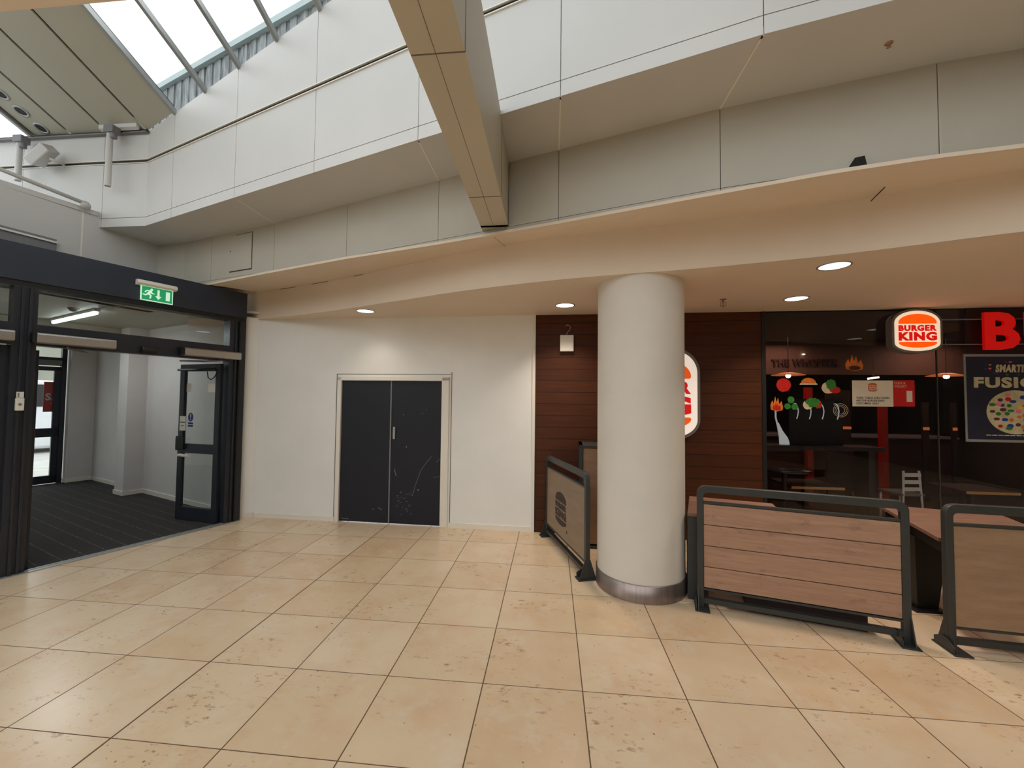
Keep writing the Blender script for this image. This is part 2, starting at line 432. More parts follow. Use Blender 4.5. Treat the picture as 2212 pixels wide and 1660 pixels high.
scratch([(1.19, .94), (1.10, .83), (1.04, .74), (.99, .60), (.955, .50), (.93, .40)], .005)
scratch([(.665, .76), (.69, .66)], .008); scratch([(.67, .72), (.70, .67)], .004)
scratch([(1.26, .86), (1.32, .92)]); scratch([(1.22, .66), (1.32, .67)], .003)
for x, z, r in ((.78, 1.5, .006), (1.05, 1.52, .006), (1.1, 1.57, .005), (.83, 1.06, .008), (1.01, .48, .009)):
    b.prism(arc(x, z, r, r * 1.5, 0, 330, 8), -.0012, -.0002, 'y')
for k in range(26):
    x = .70 + rs.random() * .22; z = .12 + rs.random() * .32; a = rs.random() * 1.2
    scratch([(x, z), (x + .03 * math.cos(a), z + .02 * math.sin(a))], .004)
scratch([(.44, .22), (.50, .19)], .008); scratch([(.35, .20), (.38, .19)], .006); scratch([(-.10, .05), (.02, .045)], .006)
b.build('scratch', M['grey'], dr, label='pale scuffs and curved scratches on the dark leaves')

# mahogany cladding between the white wall and the shopfront
b = MB(); b.box(2.60, 5.40, 0, .10, 0, ZC + .03)
b.build('wall_cladding', M['cladding'], kind='structure', loc=(0, wy(0), 0), rotz=WROT).name = 'wall_right'
b = MB(); wbox(b, 2.592, 2.602, -.004, .09, 0, ZC); wbox(b, 2.6, 5.43, -.006, .09, ZC + .012, ZC + .028); struct('trim_2', b, M['joint'])
b = MB(); wbox(b, 5.385, 5.43, -.012, .11, 0, ZC + .03); struct('trim_3', b, M['black'])

# lower soffit (ceiling over the shopfront) with its curved edge, fascia and lip
def refine(L, x0, x1, step=.15):
    # Catmull-Rom through the line so its bends read as soft curves
    out = []; x = x0
    P = L
    while x < x1 + 1e-6:
        k = max(i for i in range(len(P) - 1) if P[i][0] <= x + 1e-9) if x >= P[0][0] else 0
        p1, p2 = P[k], P[k + 1]; p0 = P[k - 1] if k else p1; p3 = P[k + 2] if k + 2 < len(P) else p2
        h = p2[0] - p1[0]; u = (x - p1[0]) / h
        m1 = (p2[1] - p0[1]) / (p2[0] - p0[0]) * h if p2[0] != p0[0] else p2[1] - p1[1]
        m2 = (p3[1] - p1[1]) / (p3[0] - p1[0]) * h
        y = (2 * u ** 3 - 3 * u ** 2 + 1) * p1[1] + (u ** 3 - 2 * u ** 2 + u) * m1 + (-2 * u ** 3 + 3 * u ** 2) * p2[1] + (u ** 3 - u ** 2) * m2
        out.append((x, y)); x += step
    return out
E_ = refine(EDGE, -1.771, 8.9)
L_ = [(x, ylerp(LIP, x)) for x, y in E_]
b = MB(); b.prism([(x, y + .006) for x, y in E_] + [(8.9, 3.3), (2.6, wy(2.6) + .05), (-1.6, 3.75)], ZC, ZC + .06, 'z'); struct('ceiling', b, M['panel_warm'])
b = MB()   # fascia face, sloping underside of the lip
for (e0, e1, l0, l1) in zip(E_, E_[1:], L_, L_[1:]):
    b.quad((e0[0], e0[1], ZC), (e1[0], e1[1], ZC), (e1[0], e1[1], 3.25), (e0[0], e0[1], 3.25))
    b.quad((e0[0], e0[1], 3.25), (e1[0], e1[1], 3.25), (l1[0], l1[1] + .12, 3.215), (l0[0], l0[1] + .12, 3.215))
    b.quad((l0[0], l0[1] + .12, 3.205), (l1[0], l1[1] + .12, 3.205), (l1[0], l1[1], 3.2), (l0[0], l0[1], 3.2))
    b.quad((l0[0], l0[1] + .12, 3.205), (l1[0], l1[1] + .12, 3.205), (l1[0], l1[1] + .12, 3.215), (l0[0], l0[1] + .12, 3.215))
    b.quad((l0[0], l0[1], 3.2), (l1[0], l1[1], 3.2), (l1[0], l1[1], 3.225), (l0[0], l0[1], 3.225))
    b.quad((l0[0], l0[1], 3.225), (l1[0], l1[1], 3.225), (l1[0], ylerp(BACKW, l1[0]) + .05, 3.225), (l0[0], ylerp(BACKW, l0[0]) + .05, 3.225))
struct('trim_4', b, M['panel_warm'])
b = MB()   # fine cracks and the joint where lip meets fascia
for i, (e0, e1) in enumerate(zip(E_, E_[1:])):
    if i in (5, 6, 9, 10, 14) :
        b.quad((e0[0], e0[1] - .002, 3.243), (e1[0], e1[1] - .002, 3.243), (e1[0], e1[1] - .002, 3.249), (e0[0], e0[1] - .002, 3.249))
b.quad((2.27, 1.68, 3.198), (2.275, 1.68, 3.198), (2.345, 2.02, 3.235), (2.34, 2.02, 3.235))
struct('trim_5', b, M['joint'])
# lobby-side lip extension behind the screen header
b = MB(); b.prism([(-2.6, 3.33), (-1.771, 3.03), (-1.771, 3.7), (-2.6, 3.7)], 3.2, 3.225, 'z'); b.box(-2.7, -1.45, 3.72, 3.9, 2.8, 3.35); struct('trim_6', b, M['panel_warm'])

# panelled walls: panels with open joints over a dark backing
def facade(name, line, rows, joints, mat, jmat, thick=.03, top=None, gap=.004, flip=1):
    b = MB()
    xs = sorted(set([p[0] for p in line] + [j for j in joints if line[0][0] < j < line[-1][0]]))
    isj = lambda x: any(abs(x - j) < 1e-6 for j in joints)
    for xa, xb in zip(xs, xs[1:]):
        ya, yb = ylerp(line, xa), ylerp(line, xb); L = math.hypot(xb - xa, yb - ya); ux, uy = (xb - xa) / L, (yb - ya) / L
        ga = gap if isj(xa) else 0; gb = gap if isj(xb) else 0
        x0, y0, x1, y1 = xa + ux * ga, ya + uy * ga, xb - ux * gb, yb - uy * gb
        nx, ny = -uy * thick * flip, ux * thick * flip
        for z0, z1 in rows:
            za = zb = z1
            if z1 is None: za, zb = top(y0), top(y1)
            v = [(x0, y0, z0), (x1, y1, z0), (x1 + nx, y1 + ny, z0), (x0 + nx, y0 + ny, z0), (x0, y0, za), (x1, y1, zb), (x1 + nx, y1 + ny, zb), (x0 + nx, y0 + ny, za)]
            b._add(v, [(0, 3, 2, 1), (4, 5, 6, 7), (0, 1, 5, 4), (1, 2, 6, 5), (2, 3, 7, 6), (3, 0, 4, 7)], mat)
        zb0 = rows[0][0]
        za = zb = rows[-1][1]
        if za is None: za, zb = top(ya), top(yb)
        nx, ny = nx * .6, ny * .6
        b._add([(xa + nx, ya + ny, zb0 + .02), (xb + nx, yb + ny, zb0 + .02), (xb + nx, yb + ny, zb - .001), (xa + nx, ya + ny, za - .001)], [(0, 1, 2, 3)], jmat)
    return struct(name, b)
J = [-5.2, -4.05, -2.88, -1.72, -.58, .56, 1.70, 2.85, 4.0, 5.17, 6.3, 7.5]
FASC_ROWS = [(ZS - .004, 3.955), (3.961, 4.655), (4.69, None)]
facade('wall_upper', FASCIA, FASC_ROWS, J, M['panel'], M['softjoint'], top=roofz, gap=.0028)
b = MB()   # track of the groove running along the fascia
for (xa, ya), (xb, yb) in zip(FASCIA, FASCIA[1:]):
    L = math.hypot(xb - xa, yb - ya); nx, ny = (yb - ya) / L, -(xb - xa) / L
    for z0, z1, d in ((4.648, 4.656, .012), (4.689, 4.697, .012)):
        b.prism([(xa, ya), (xb, yb), (xb + nx * d, yb + ny * d), (xa + nx * d, ya + ny * d)], z0, z1, 'z')
struct('trim_7', b, M['gloss_white'])
b = MB()
for (xa, ya), (xb, yb) in zip(FASCIA, FASCIA[1:]):
    L = math.hypot(xb - xa, yb - ya); nx, ny = (yb - ya) / L * .01, -(xb - xa) / L * .01
    b.prism([(xa - nx, ya - ny), (xb - nx, yb - ny), (xb - nx * .5, yb - ny * .5), (xa - nx * .5, ya - ny * .5)], 4.657, 4.688, 'z')
struct('trim_14', b, M['black'])
facade('wall_recess', BACKW, [(3.225, 3.262), (3.266, ZS)], J, M['recess'], M['softjoint'], gap=.0025)
b = MB(); poly = [(x, ylerp(FASCIA, x) + .012) for x in (-2.9, -2.264, -.58, 1.711, 4.0, 5.6, 9.0)] + [(x, ylerp(BACKW, x) + .02) for x in (9.0, 5.184, 4.0, 1.698, -.652, -2.276, -2.79)]
b.prism(poly, ZS, ZS + .05, 'z'); struct('ceiling_upper', b, M['panel'])
b = MB()
for x in (-.58, 1.70, 2.85, 4.0):
    ya, yb = ylerp(FASCIA, x) + .01, ylerp(BACKW, x)
    b.box(x - .006, x + .006, ya, yb, ZS - .004, ZS + .001)
struct('trim_8', b, M['gloss_white'])

# cross beam and beam overhead
b = MB(); b.box(-9, 2.16, -.85, -.54, 3.27, 3.84); struct('trim_15', b, M['panel_warm'])
b = MB(); b.box(2.163, 2.41, -5.5, 1.64, 3.27, 3.88); b.box(2.163, 2.41, 1.60, 1.80, 3.27, 3.84)
struct('beam', b, M['beam']).name = 'trim_9'
b = MB()
for y in (-.2, 1.09): b.box(2.165, 2.409, y - .003, y + .003, 3.268, 3.272); b.box(2.408, 2.412, y - .003, y + .003, 3.268, 3.88)
b.box(2.276, 2.2785, -3, 1.66, 3.2688, 3.272)
struct('trim_10', b, M['softjoint'])

# left upper wall above the entrance screen
CW = [(-2.74, 3.245), (-3.0, 2.30), (-3.13, 1.83), (-4.6, -3.2), (-6.9, -11)]
b = MB()
for (xa, ya), (xb, yb) in zip(CW, CW[1:]):
    b.prism([(xa, ya), (xb, yb), (xb - .15, yb + .02), (xa - .15, ya + .02)], 2.9, 4.04, 'z')
b.prism([(-2.9, 2.6), (-3.13, 1.83), (-6.9, -11), (-12, -11), (-12, 2.6)], 3.98, 4.03, 'z')
b.prism([(-2.75, 3.25), (-2.6, 3.8), (-1.4, 3.8), (-1.4, 3.6), (-2.0, 3.2), (-3.1, 1.83), (-3.13, 1.83)], 2.93, 2.96, 'z')
struct('wall_entrance', b, M['panel'])
b = MB(); b.prism([(-2.948, 2.485), (-2.952, 2.470), (-2.957, 2.470), (-2.953, 2.486)], 3.2, 4.04, 'z'); struct('trim_11', b, M['gloss_white'])

# roof: solid metal ceiling strip and glazed bays
SL = math.atan(.383)
def roofprism(b, poly, d0, d1, mat=None):
    n = len(poly); v = [(x, y, roofz(y) + d0) for x, y in poly] + [(x, y, roofz(y) + d1) for x, y in poly]
    b._add(v, [tuple(range(n)), tuple(range(2 * n - 1, n - 1, -1))] + [(i, i + n, (i + 1) % n + n, (i + 1) % n) for i in range(n)], mat)
b = MB()
RX = [-3.87, -3.36, -2.84, -2.30, -1.74]
for xa, xb in zip(RX, RX[1:]):
    roofprism(b, [(xa + .016, ylerp(FASCIA, xa) - .005), (xb - .016, ylerp(FASCIA, xb) - .005), (xb - .016, -3.5), (xa + .016, -3.5)], 0, .05, M['roofpanel'])
roofprism(b, [(-3.9, 2.62), (-1.73, 2.42), (-1.73, -3.5), (-3.9, -3.5)], .02, .07, M['black'])
roofprism(b, [(3.47, ylerp(FASCIA, 3.47)), (4.0, .472), (5.6, .05), (9.0, -.6), (12, -.6), (12, -3.5), (3.47, -3.5)], 0, .05, M['roofpanel'])  # unseen roof on the right, made solid to darken that side
b._add([(6.5, -3.5, 7.4), (12, -3.5, 7.4), (12, -11, 4.0), (6.5, -11, 4.0)], [(0, 1, 2, 3)], M['roofpanel'])  # unseen end of the far slope, also closed to hold light off
struct('ceiling_roof', b)
rf = empty('window_1', (0, 0, 0), kind='structure')
b = MB()
pl = [(x, ylerp(FASCIA, x) + .02) for x in (-1.73, -.58, 1.711, 3.5)] + [(3.5, -3.5), (-1.73, -3.5)]
n = len(pl); b._add([(x, y, roofz(y) + .03) for x, y in pl], [tuple(range(n))])
b.build('pane', M['skyglass'], rf)
for k in range(10):
    x = -1.72 + .575 * k; b = MB(); ye = ylerp(FASCIA, x)
    roofprism(b, [(x - .018, ye), (x + .018, ye), (x + .018, -3.5), (x - .018, -3.5)], -.035, .028)
    b.build('glazing_bar', M['silver'], rf)
rf2 = empty('window_2', (0, 0, 0), kind='structure')
b = MB(); b._add([(-9, 2.62, roofz(2.62) + .03), (-3.9, 2.62, roofz(2.62) + .03), (-3.9, -3.5, roofz(-3.5) + .03), (-9, -3.5, roofz(-3.5) + .03)], [(0, 1, 2, 3)]); b.build('pane', M['skyglass'], rf2)
for x in (-3.9, -4.5, -5.1, -5.7):
    b = MB(); roofprism(b, [(x - .02, 2.62), (x + .02, 2.62), (x + .02, -3.5), (x - .02, -3.5)], -.04, .028); b.build('glazing_bar', M['silver'], rf2)
# dark gutter joint between roof panels and fascia
b = MB(); b.box(-6.5, -2.264, 2.59, 2.625, 5.035, 5.06, M['joint']); b.box(-6.5, -2.264, 2.575, 2.625, 5.02, 5.035, M['grey']); struct('trim_12', b)
# far slope of the roof behind the viewer, far wall, far side
b = MB(); b._add([(-9, -3.5, 7.4), (6.5, -3.5, 7.4), (6.5, -11, 4.0), (-9, -11, 4.0)], [(0, 1, 2, 3)]); struct('window_4', b, M['skyglass'])
b = MB(); b.box(-9, 12, -11.2, -11, 0, 4.0); struct('wall_far', b, M['dim'])
b = MB(); b.box(12, 12.2, -11, 9, 0, 7.5); struct('wall_side', b, M['dim'])
b = MB(); b.prism([(-4.2, -3.2), (-4.3, -3.2), (-8.6, -11), (-8.5, -11)], 0, 2.95, 'z'); struct('wall_side_left', b, M['wall'])
# outside: ribbed parapet beyond the glass
b = MB()
pa, pb = Vector((-3.3, 3.46)), Vector((2.6, 1.39)); d = (pb - pa); L = d.length; d /= L; nn = Vector((d.y, -d.x)); k = 0; s = 0
while s < L:
    q0 = pa + d * s; q1 = pa + d * min(s + (.07 if k % 2 else .11), L); o = nn * (.0 if k % 2 else .014)
    b.prism([tuple(q0 + o), tuple(q1 + o), tuple(q1 - nn * .06), tuple(q0 - nn * .06)], 5.0, 6.12, 'z'); s += .07 if k % 2 else .11; k += 1
b.build('parapet_wall', M['parapet'], label='weathered grey ribbed parapet seen outside through the skylight', cat='parapet')
b = MB(); b.prism([tuple(pa + nn * .06), tuple(pb + nn * .06), tuple(pb - nn * .1), tuple(pa - nn * .1)], 6.12, 6.2, 'z')
b.build('coping', M['teal'], bpy.data.objects['parapet_wall'])

# ------------------------------------------------------------ entrance screen (local x toward its right end, y into the lobby)
FA = math.atan2(.925, .38)
FO = (-1.57, 3.46, 0)
fm = Matrix.Translation(FO) @ Matrix.Rotation(FA, 4, 'Z')
def fw(x, y, z): return fm @ Vector((x, y, z))
scr = empty('entrance_screen', FO, FA, 'dark grey aluminium entrance screen with glazed transom left of the white wall', 'entrance screen')
b = MB(); b.box(-4.6, -.0, -.06, .12, 2.83, 3.19); b.build('header', M['header'], scr, bevel=.004)
b = MB(); b.box(-4.6, 0, -.05, .11, 2.775, 2.829); b.build('header_shadow_rail', M['black'], scr)
b = MB(); b.box(-4.6, -.2, -.05, .08, 2.21, 2.42); b.build('transom_rail', M['frame'], scr, bevel=.003)
def post(x0, x1, z1, name='post'):
    b = MB(); b.box(x0, x1, -.055, .10, 0, z1)
    for q in (.3, .62): b.box(x0 + (x1 - x0) * q, x0 + (x1 - x0) * q + .022, -.075, -.05, 0, z1)
    return b.build(name, M['frame'], scr, bevel=.002)
post(-.21, -.0, 2.775); post(-2.13, -1.97, 2.775)
post(-4.25, -4.1, 2.775)
b = MB(); b.box(-.10, -.085, -.085, -.05, 0, 2.775); b.build('reveal_strip', M['black'], scr)
b = MB(); b.box(-1.97, -.21, .02, .028, 2.42, 2.775); b.build('transom_glass', M['glass'], scr)
b = MB(); b.box(-4.1, -2.13, .02, .028, 2.42, 2.775); b.build('transom_glass', M['glass'], scr)
def leaf_parts(par, w, h=2.17, gl=True):
    """door leaf in local xz, hinge at x=0"""
    st = .085
    b = MB(); b.box(0, st, -.022, .022, .01, h); b.box(w - st, w, -.022, .022, .01, h); b.box(st, w - st, -.022, .022, h - .10, h)
    b.box(st, w - st, -.022, .022, .93, 1.06); b.box(st, w - st, -.022, .022, .01, .19); b.build('leaf_frame', M['frame'], par, bevel=.003)
    b = MB(); b.box(st, w - st, -.004, .004, 1.06, h - .10); b.build('upper_pane', M['glass'], par)
    b = MB(); b.box(st, w - st, -.004, .004, .19, .93); b.build('lower_pane', M['glass'], par)
lf = empty('door_2', fw(-.25, .03, 0), FA + math.radians(90 + 12), kind='structure')
leaf_parts(lf, .74)
b = MB(); b.box(.60, .745, .022, .05, .98, 1.14); b.box(.69, .77, -.03, .03, .96, 1.16); b.build('lock_case', M['black'], lf, bevel=.004)
b = MB(); b.tube([(.50, .06, .90), (.66, .06, .90)], .02); b.box(.49, .53, .02, .06, .88, .92); b.box(.63, .67, .02, .06, .88, .92); b.build('pull_handle', M['plastic'], lf)
b = MB(); b.tube([(.05, .05, 2.09), (.74, .05, 2.09)], .016); b.build('top_bar', M['black'], lf)
b = MB(); b.tube([(.03, .04, 2.06), (.06, .06, 1.98), (.12, .06, 1.95), (.17, .06, 1.98), (.20, .05, 2.06)], .007, 8); b.build('cable', M['black'], lf)
# second leaf of the bay folded behind the mullion, closed leaf of the next bay
lf2 = empty('door_3', fw(-1.95, .03, 0), FA + math.radians(90 - 3), kind='structure'); leaf_parts(lf2, .74)
lf3 = empty('door_4', fw(-2.13, .03, 0), FA + PI, kind='structure')
b = MB(); b.box(0, .15, -.03, .03, .01, 2.2); b.box(.15, .9, -.03, .03, 2.1, 2.2); b.box(.15, .9, -.03, .03, .01, .2); b.box(.8, .9, -.03, .03, .2, 2.1); b.build('leaf_frame', M['frame'], lf3)
b = MB(); b.box(.15, .8, -.004, .004, .2, 2.1); b.build('pane', M['glass'], lf3)

# stickers on the open leaf
def leafpt(x, y, z): return (Matrix.Translation(lf.location) @ Matrix.Rotation(lf.rotation_euler[2], 4, 'Z')) @ Vector((x, y, z))
sg = empty('warning_sticker', leafpt(.53, .006, 1.38), FA + math.radians(102) + PI, 'blue round exclamation sticker over two blue bars on the open glass door', 'sticker')
b = MB(); b.box(-.055, .055, -.002, 0, -.10, .12); b.build('backing', M['plastic'], sg)
b = MB(); b.prism(arc(0, .05, .048, .062, 0, 345, 22), -.0035, -.002, 'y'); b.box(-.045, .045, -.0035, -.002, -.05, -.025); b.box(-.045, .045, -.0035, -.002, -.085, -.06); b.build('blue_print', M['blue'], sg)
b = MB(); b.prism([(-.009, .095), (.009, .095), (.004, .035), (-.004, .035)], -.005, -.0035, 'y'); b.prism(arc(0, .015, .008, .008, 0, 330, 10), -.005, -.0035, 'y'); b.build('exclamation_mark', M['plastic'], sg)
sg = empty('door_notice', leafpt(.65, .024, 1.33), FA + math.radians(102) + PI, 'small white push notice beside the blue sticker on the open door', 'notice')
b = MB(); b.box(-.06, .05, -.002, 0, -.09, .11); b.build('card', M['plastic'], sg)
b = MB(); b.box(-.05, .04, -.003, -.002, .02, .032); b.box(-.03, .02, -.003, -.002, -.03, -.02); b.build('print', M['textblack'], sg)
for nm, xx, w, lab in (('paper_strip', .16, .15, 'white paper strip at eye height near the hinge of the open glass door'), ('paper_strip', .585, .09, 'white paper scrap at eye height near the free edge of the open door')):
    b = MB(); b.box(xx - w / 2, xx + w / 2, .0045, .006, 1.78, 1.90); o = b.build(nm, M['plastic'], label=lab, cat='paper'); o.location = lf.location; o.rotation_euler = lf.rotation_euler

# operators on the transom
def operator(s0, s1, label, cap_left=True, arm=None):
    o = empty('door_operator', fw(-(s0 + s1) / 2, -.05, 2.23), FA, label, 'door operator', 'door operators on the transom'); w = abs(s0 - s1) / 2
    b = MB(); b.prism([(0, 0), (0, .10), (-.10, .10), (-.115, .085), (-.115, .012), (-.10, 0)], -w + .03, w, 'x'); b.build('housing', M['alu'], o, bevel=.002)
    b = MB(); b.box(-w, -w + .03, -.11, 0, .004, .096); b.build('end_cap', M['black'], o)
    if arm:
        b = MB(); b.tube([(arm[0], -.05, -.005), (arm[0], -.05, -.03), (arm[1], .06, -.045), (arm[2], .28, -.045)], .011, 8); b.build('arm', M['grey'], o)
    return o
operator(2.02, 1.41, 'long silver door operator over the left half of the open doorway', arm=(-.05, .10, .22))
operator(.80, .11, 'silver door operator above the open glass leaf at the right post', arm=(.12, -.02, -.2))
operator(2.75, 2.13, 'silver door operator cut by the left edge of the photo')
b = MB(); b.prism([(0, .045), (-.07, .04), (-.09, .0), (-.07, -.03), (0, -.035)], -.07, .07, 'x'); o = b.build('motion_sensor', M['black'], label='small black motion sensor at the middle of the transom rail', cat='sensor', bevel=.01); o.location = fw(-1.10, -.05, 2.255); o.rotation_euler = (0, 0, FA)
# exit sign
ex = empty('exit_sign', fw(-1.05, -.06, 3.07), FA, 'green running man exit sign with down arrow on the dark header', 'exit sign')
b = MB(); b.prism([(0, -.065), (0, 0), (-.05, .0), (-.075, -.015), (-.085, -.045), (-.06, -.065)], -.19, .19, 'x'); b.build('lamp_housing', M['plastic'], ex, bevel=.006)
b = MB(); b.box(-.155, .155, -.05, -.036, -.235, -.06); b.build('panel', M['exitwhite'], ex)
b = MB(); b.box(-.145, .145, -.0525, -.05, -.225, -.07); b.build('green_field', M['green'], ex)
b = MB()
b.prism([(.082, -.095), (.122, -.095), (.122, -.20), (.082, -.20)], -.0545, -.0525, 'y')
b.prism([(.0, -.09), (.02, -.09), (.02, -.165), (.04, -.165), (.01, -.205), (-.02, -.165), (.0, -.165)], -.0545, -.0525, 'y')
b.prism(arc(-.055, -.10, .013, .013, 0, 330, 10), -.0545, -.0525, 'y')
for pl in ([(-.072, -.108), (-.05, -.118), (-.075, -.16), (-.10, -.15)], [(-.07, -.11), (-.11, -.115), (-.122, -.14), (-.113, -.143), (-.10, -.125), (-.075, -.12)], [(-.055, -.12), (-.045, -.14), (-.025, -.14), (-.03, -.15), (-.055, -.15), (-.068, -.13)], [(-.075, -.15), (-.055, -.165), (-.06, -.205), (-.075, -.205), (-.07, -.172), (-.09, -.16)], [(-.095, -.148), (-.085, -.16), (-.11, -.178), (-.138, -.17), (-.138, -.158), (-.11, -.163)]):
    b.prism(pl, -.0545, -.0525, 'y')
b.build('pictogram', M['exitwhite'], ex)
# key switch
ks = empty('key_switch', fw(-2.065, -.085, 1.57), FA, 'white key switch with small card above on the dark mullion', 'switch')
b = MB(); b.box(-.028, .028, -.02, 0.01, 0, .12); b.build('switch_plate', M['plastic'], ks, bevel=.005)
b = MB(); b.prism(arc(0, .06, .012, .012, 0, 330, 12), -.024, -.02, 'y'); b.build('keyhole', M['grey'], ks)
b = MB(); b.box(-.022, .024, -.006, 0.01, .123, .18); b.build('card', M['plastic'], ks)
b = MB(); [b.box(-.015, -.004, -.0075, -.006, .135 + k * .013, .143 + k * .013) for k in range(3)]; b.build('print', M['textblack'], ks)

# threshold strip
b = MB(); b.box(-4.6, -.02, -.10, .0, .0, .008); b.box(-4.6, -.02, -.04, -.03, .008, .012); o = b.build('trim_13', M['silver'], kind='structure'); o.location = FO; o.rotation_euler = (0, 0, FA)

# lobby room
b = MB(); b.box(-4.6, .3, .0, 5.45, -.04, .004); o = b.build('floor_lobby', M['carpet'], kind='structure'); o.location = FO; o.rotation_euler = (0, 0, FA)
def lob(name, mb, mat, **kw):
    o = mb.build(name, mat, kind='structure', **kw); o.location = FO; o.rotation_euler = (0, 0, FA); return o
b = MB(); b.box(.06, .2, .1, 5.7, 0, 2.9); b.box(-.21, .06, 3.06, 3.40, 0, 2.9); b.box(-.30, .06, 5.33, 5.72, 0, 2.9); lob('wall_lobby', b, M['lobby_wall'])
b = MB(); b.box(.045, .06, .12, 3.06, 0, .075); b.box(.045, .06, 3.40, 5.33, 0, .075); b.box(-.225, .06, 3.045, 3.06, 0, .075); b.box(-.225, -.21, 3.06, 3.415, 0, .075); b.box(-.315, .06, 5.315, 5.33, 0, .075); b.box(-.315, -.30, 5.33, 5.5, 0, .075); lob('baseboard_lobby', b, M['gloss_white'])
b = MB(); b.box(-4.8, .2, .12, 5.7, 2.9, 2.93); b.box(-4.8, .2, 3.45, 3.8, 2.80, 2.9); lob('ceiling_lobby', b, M['roofpanel'])
b = MB(); b.box(-4.8, -4.6, .1, 5.7, 0, 2.9); lob('wall_lobby_left', b, M['lobby_wall'])
# outer doors
od = lob('door_5', (lambda q: (q.box(-4.6, -.33, 5.44, 5.54, 2.28, 2.44), q.box(-4.6, -.33, 5.44, 5.54, 2.72, 2.9), q.box(-.40, -.33, 5.44, 5.54, 0, 2.9), q.box(-2.35, -2.2, 5.44, 5.54, 0, 2.9), q.box(-4.6, -4.5, 5.44, 5.54, 0, 2.9), q)[-1])(MB()), M['frame'])
def outer_leaf(x0, x1, hinge_right):
    b = MB(); b.box(x0, x0 + .09, 5.46, 5.51, .01, 2.26); b.box(x1 - .09, x1, 5.46, 5.51, .01, 2.26); b.box(x0, x1, 5.46, 5.51, 2.18, 2.26); b.box(x0, x1, 5.46, 5.51, .90, 1.07); b.box(x0, x1, 5.46, 5.51, .01, .16)
    return b.build('leaf_frame', M['frame'], od)
for x0, x1 in ((-1.28, -.40), (-2.18, -1.30), (-3.3, -2.38), (-4.2, -3.32)):
    outer_leaf(x0, x1, True); b = MB(); b.box(x0 + .09, x1 - .09, 5.48, 5.488, .16, 2.18); b.build('pane', M['glass'], od)
b = MB(); b.box(-4.5, -.40, 5.48, 5.488, 2.44, 2.72); b.build('transom_pane', M['glass'], od)
b = MB(); b.box(-1.1, -.42, 5.36, 5.44, 2.29, 2.38); o = b.build('door_operator', M['grey'], label='dim grey door operator over the far outer door', cat='door operator'); o.location = FO; o.rotation_euler = (0, 0, FA)
# red poster outside on the glass of the far door
rp = empty('sale_poster', fw(-.49, 5.50, 1.385), FA, 'red sale poster with white letters outside the far door glass', 'poster')
b = MB(); b.box(-.115, .115, .02, .03, 0, .58); b.build('sheet', M['redcard'], rp)
text_mesh('large_lettering', 'SA', -.095, .112, .22, .36, .018, M['plastic'], rp, .03, .003)
b = MB(); b.box(-.02, .11, .012, .018, .15, .165); b.box(.0, .11, .012, .018, .10, .115); b.build('small_lettering', M['plastic'], rp)

# tube light and ceiling items in the lobby
tl = empty('tube_light', fw(-1.09, 2.35, 2.899), FA, 'lit fluorescent batten on the lobby ceiling behind the transom glass', 'ceiling light')
b = MB(); b.box(-.03, .03, -.85, .85, -.035, 0); b.build('batten', M['plastic'], tl)
b = MB(); b.tube([(0, -.82, -.055), (0, .82, -.055)], .022, 12); b.build('tube', M['tube'], tl)
ld = bpy.data.lights.new('tube_glow', 'AREA'); ld.shape = 'RECTANGLE'; ld.size = .12; ld.size_y = 1.7; ld.energy = 16; ld.color = (.93, .98, 1)
lo = bpy.data.objects.new('tube_glow', ld); COL.objects.link(lo); lo.parent = tl; lo.location = (0, 0, -.09)
b = MB(); b.lathe([(.001, 0), (.06, 0), (.055, -.02), (.03, -.045), (.001, -.05)], 24); b.build('smoke_detector', M['grey'], label='round grey detector on the lobby ceiling beside the tube light', cat='detector', loc=fw(-1.25, 1.75, 2.9))
b = MB(); b.tube([fw(-1.1, 1.5, 2.89), fw(-1.07, 1.0, 2.885), fw(-1.03, .6, 2.885)], .006, 6, ); b.build('ceiling_cable', M['brown_hook'], label='thin brown cable along the lobby ceiling from the tube light', cat='cable')
ld = bpy.data.lights.new('lobby_downlight', 'AREA'); ld.size = 2.0; ld.energy = 10; ld.color = (1, .97, .95)
# outside ground, street vehicle, bollard
b = MB(); b.box(-12, 8, 5.7, 30, -.1, -.03); lob('ground', b, M['pave'])
b = MB(); b.prism([(-.2, .0), (4.2, 0), (4.2, 1.9), (1.2, 2.0), (.55, 1.15), (-.2, .95)], -.9, .9, 'y')
b2 = MB(); b2.box(-14, 10, 20, 24, 0, 4.0); o = b2.build('shop_building', paint('pale_render', (150, 152, 140), .8), label='pale low building outside beyond the parked van', cat='building'); o.location = (FO[0], FO[1], -.03); o.rotation_euler = (0, 0, FA)
vh = empty('parked_van', fw(-1.1, 12.5, .15), FA + .1, 'white parked van outside beyond the far door glass', 'van')
b.build('body', M['vehicle'], vh, bevel=.05)
b = MB(); b.prism([(.7, 1.2), (1.25, 1.85), (2.2, 1.85), (2.2, 1.2)], -.92, .92, 'y'); b.build('side_window', M['black'], vh)
for x in (.6, 3.4):
    b = MB(); b.lathe([(.001, -.95), (.33, -.95), (.33, .95), (.001, .95)], 24, mtx=Matrix.Translation((x, 0, .18)) @ Matrix.Rotation(PI / 2, 4, 'X')); b.build('wheel', M['black'], vh)
b = MB(); b.lathe([(.06, 0), (.06, 1.0), (.05, 1.05), (.001, 1.06)], 16); b.build('bollard', M['black'], label='dark bollard on the paving outside the far door', cat='bollard', loc=fw(-.78, 7.4, -.03))

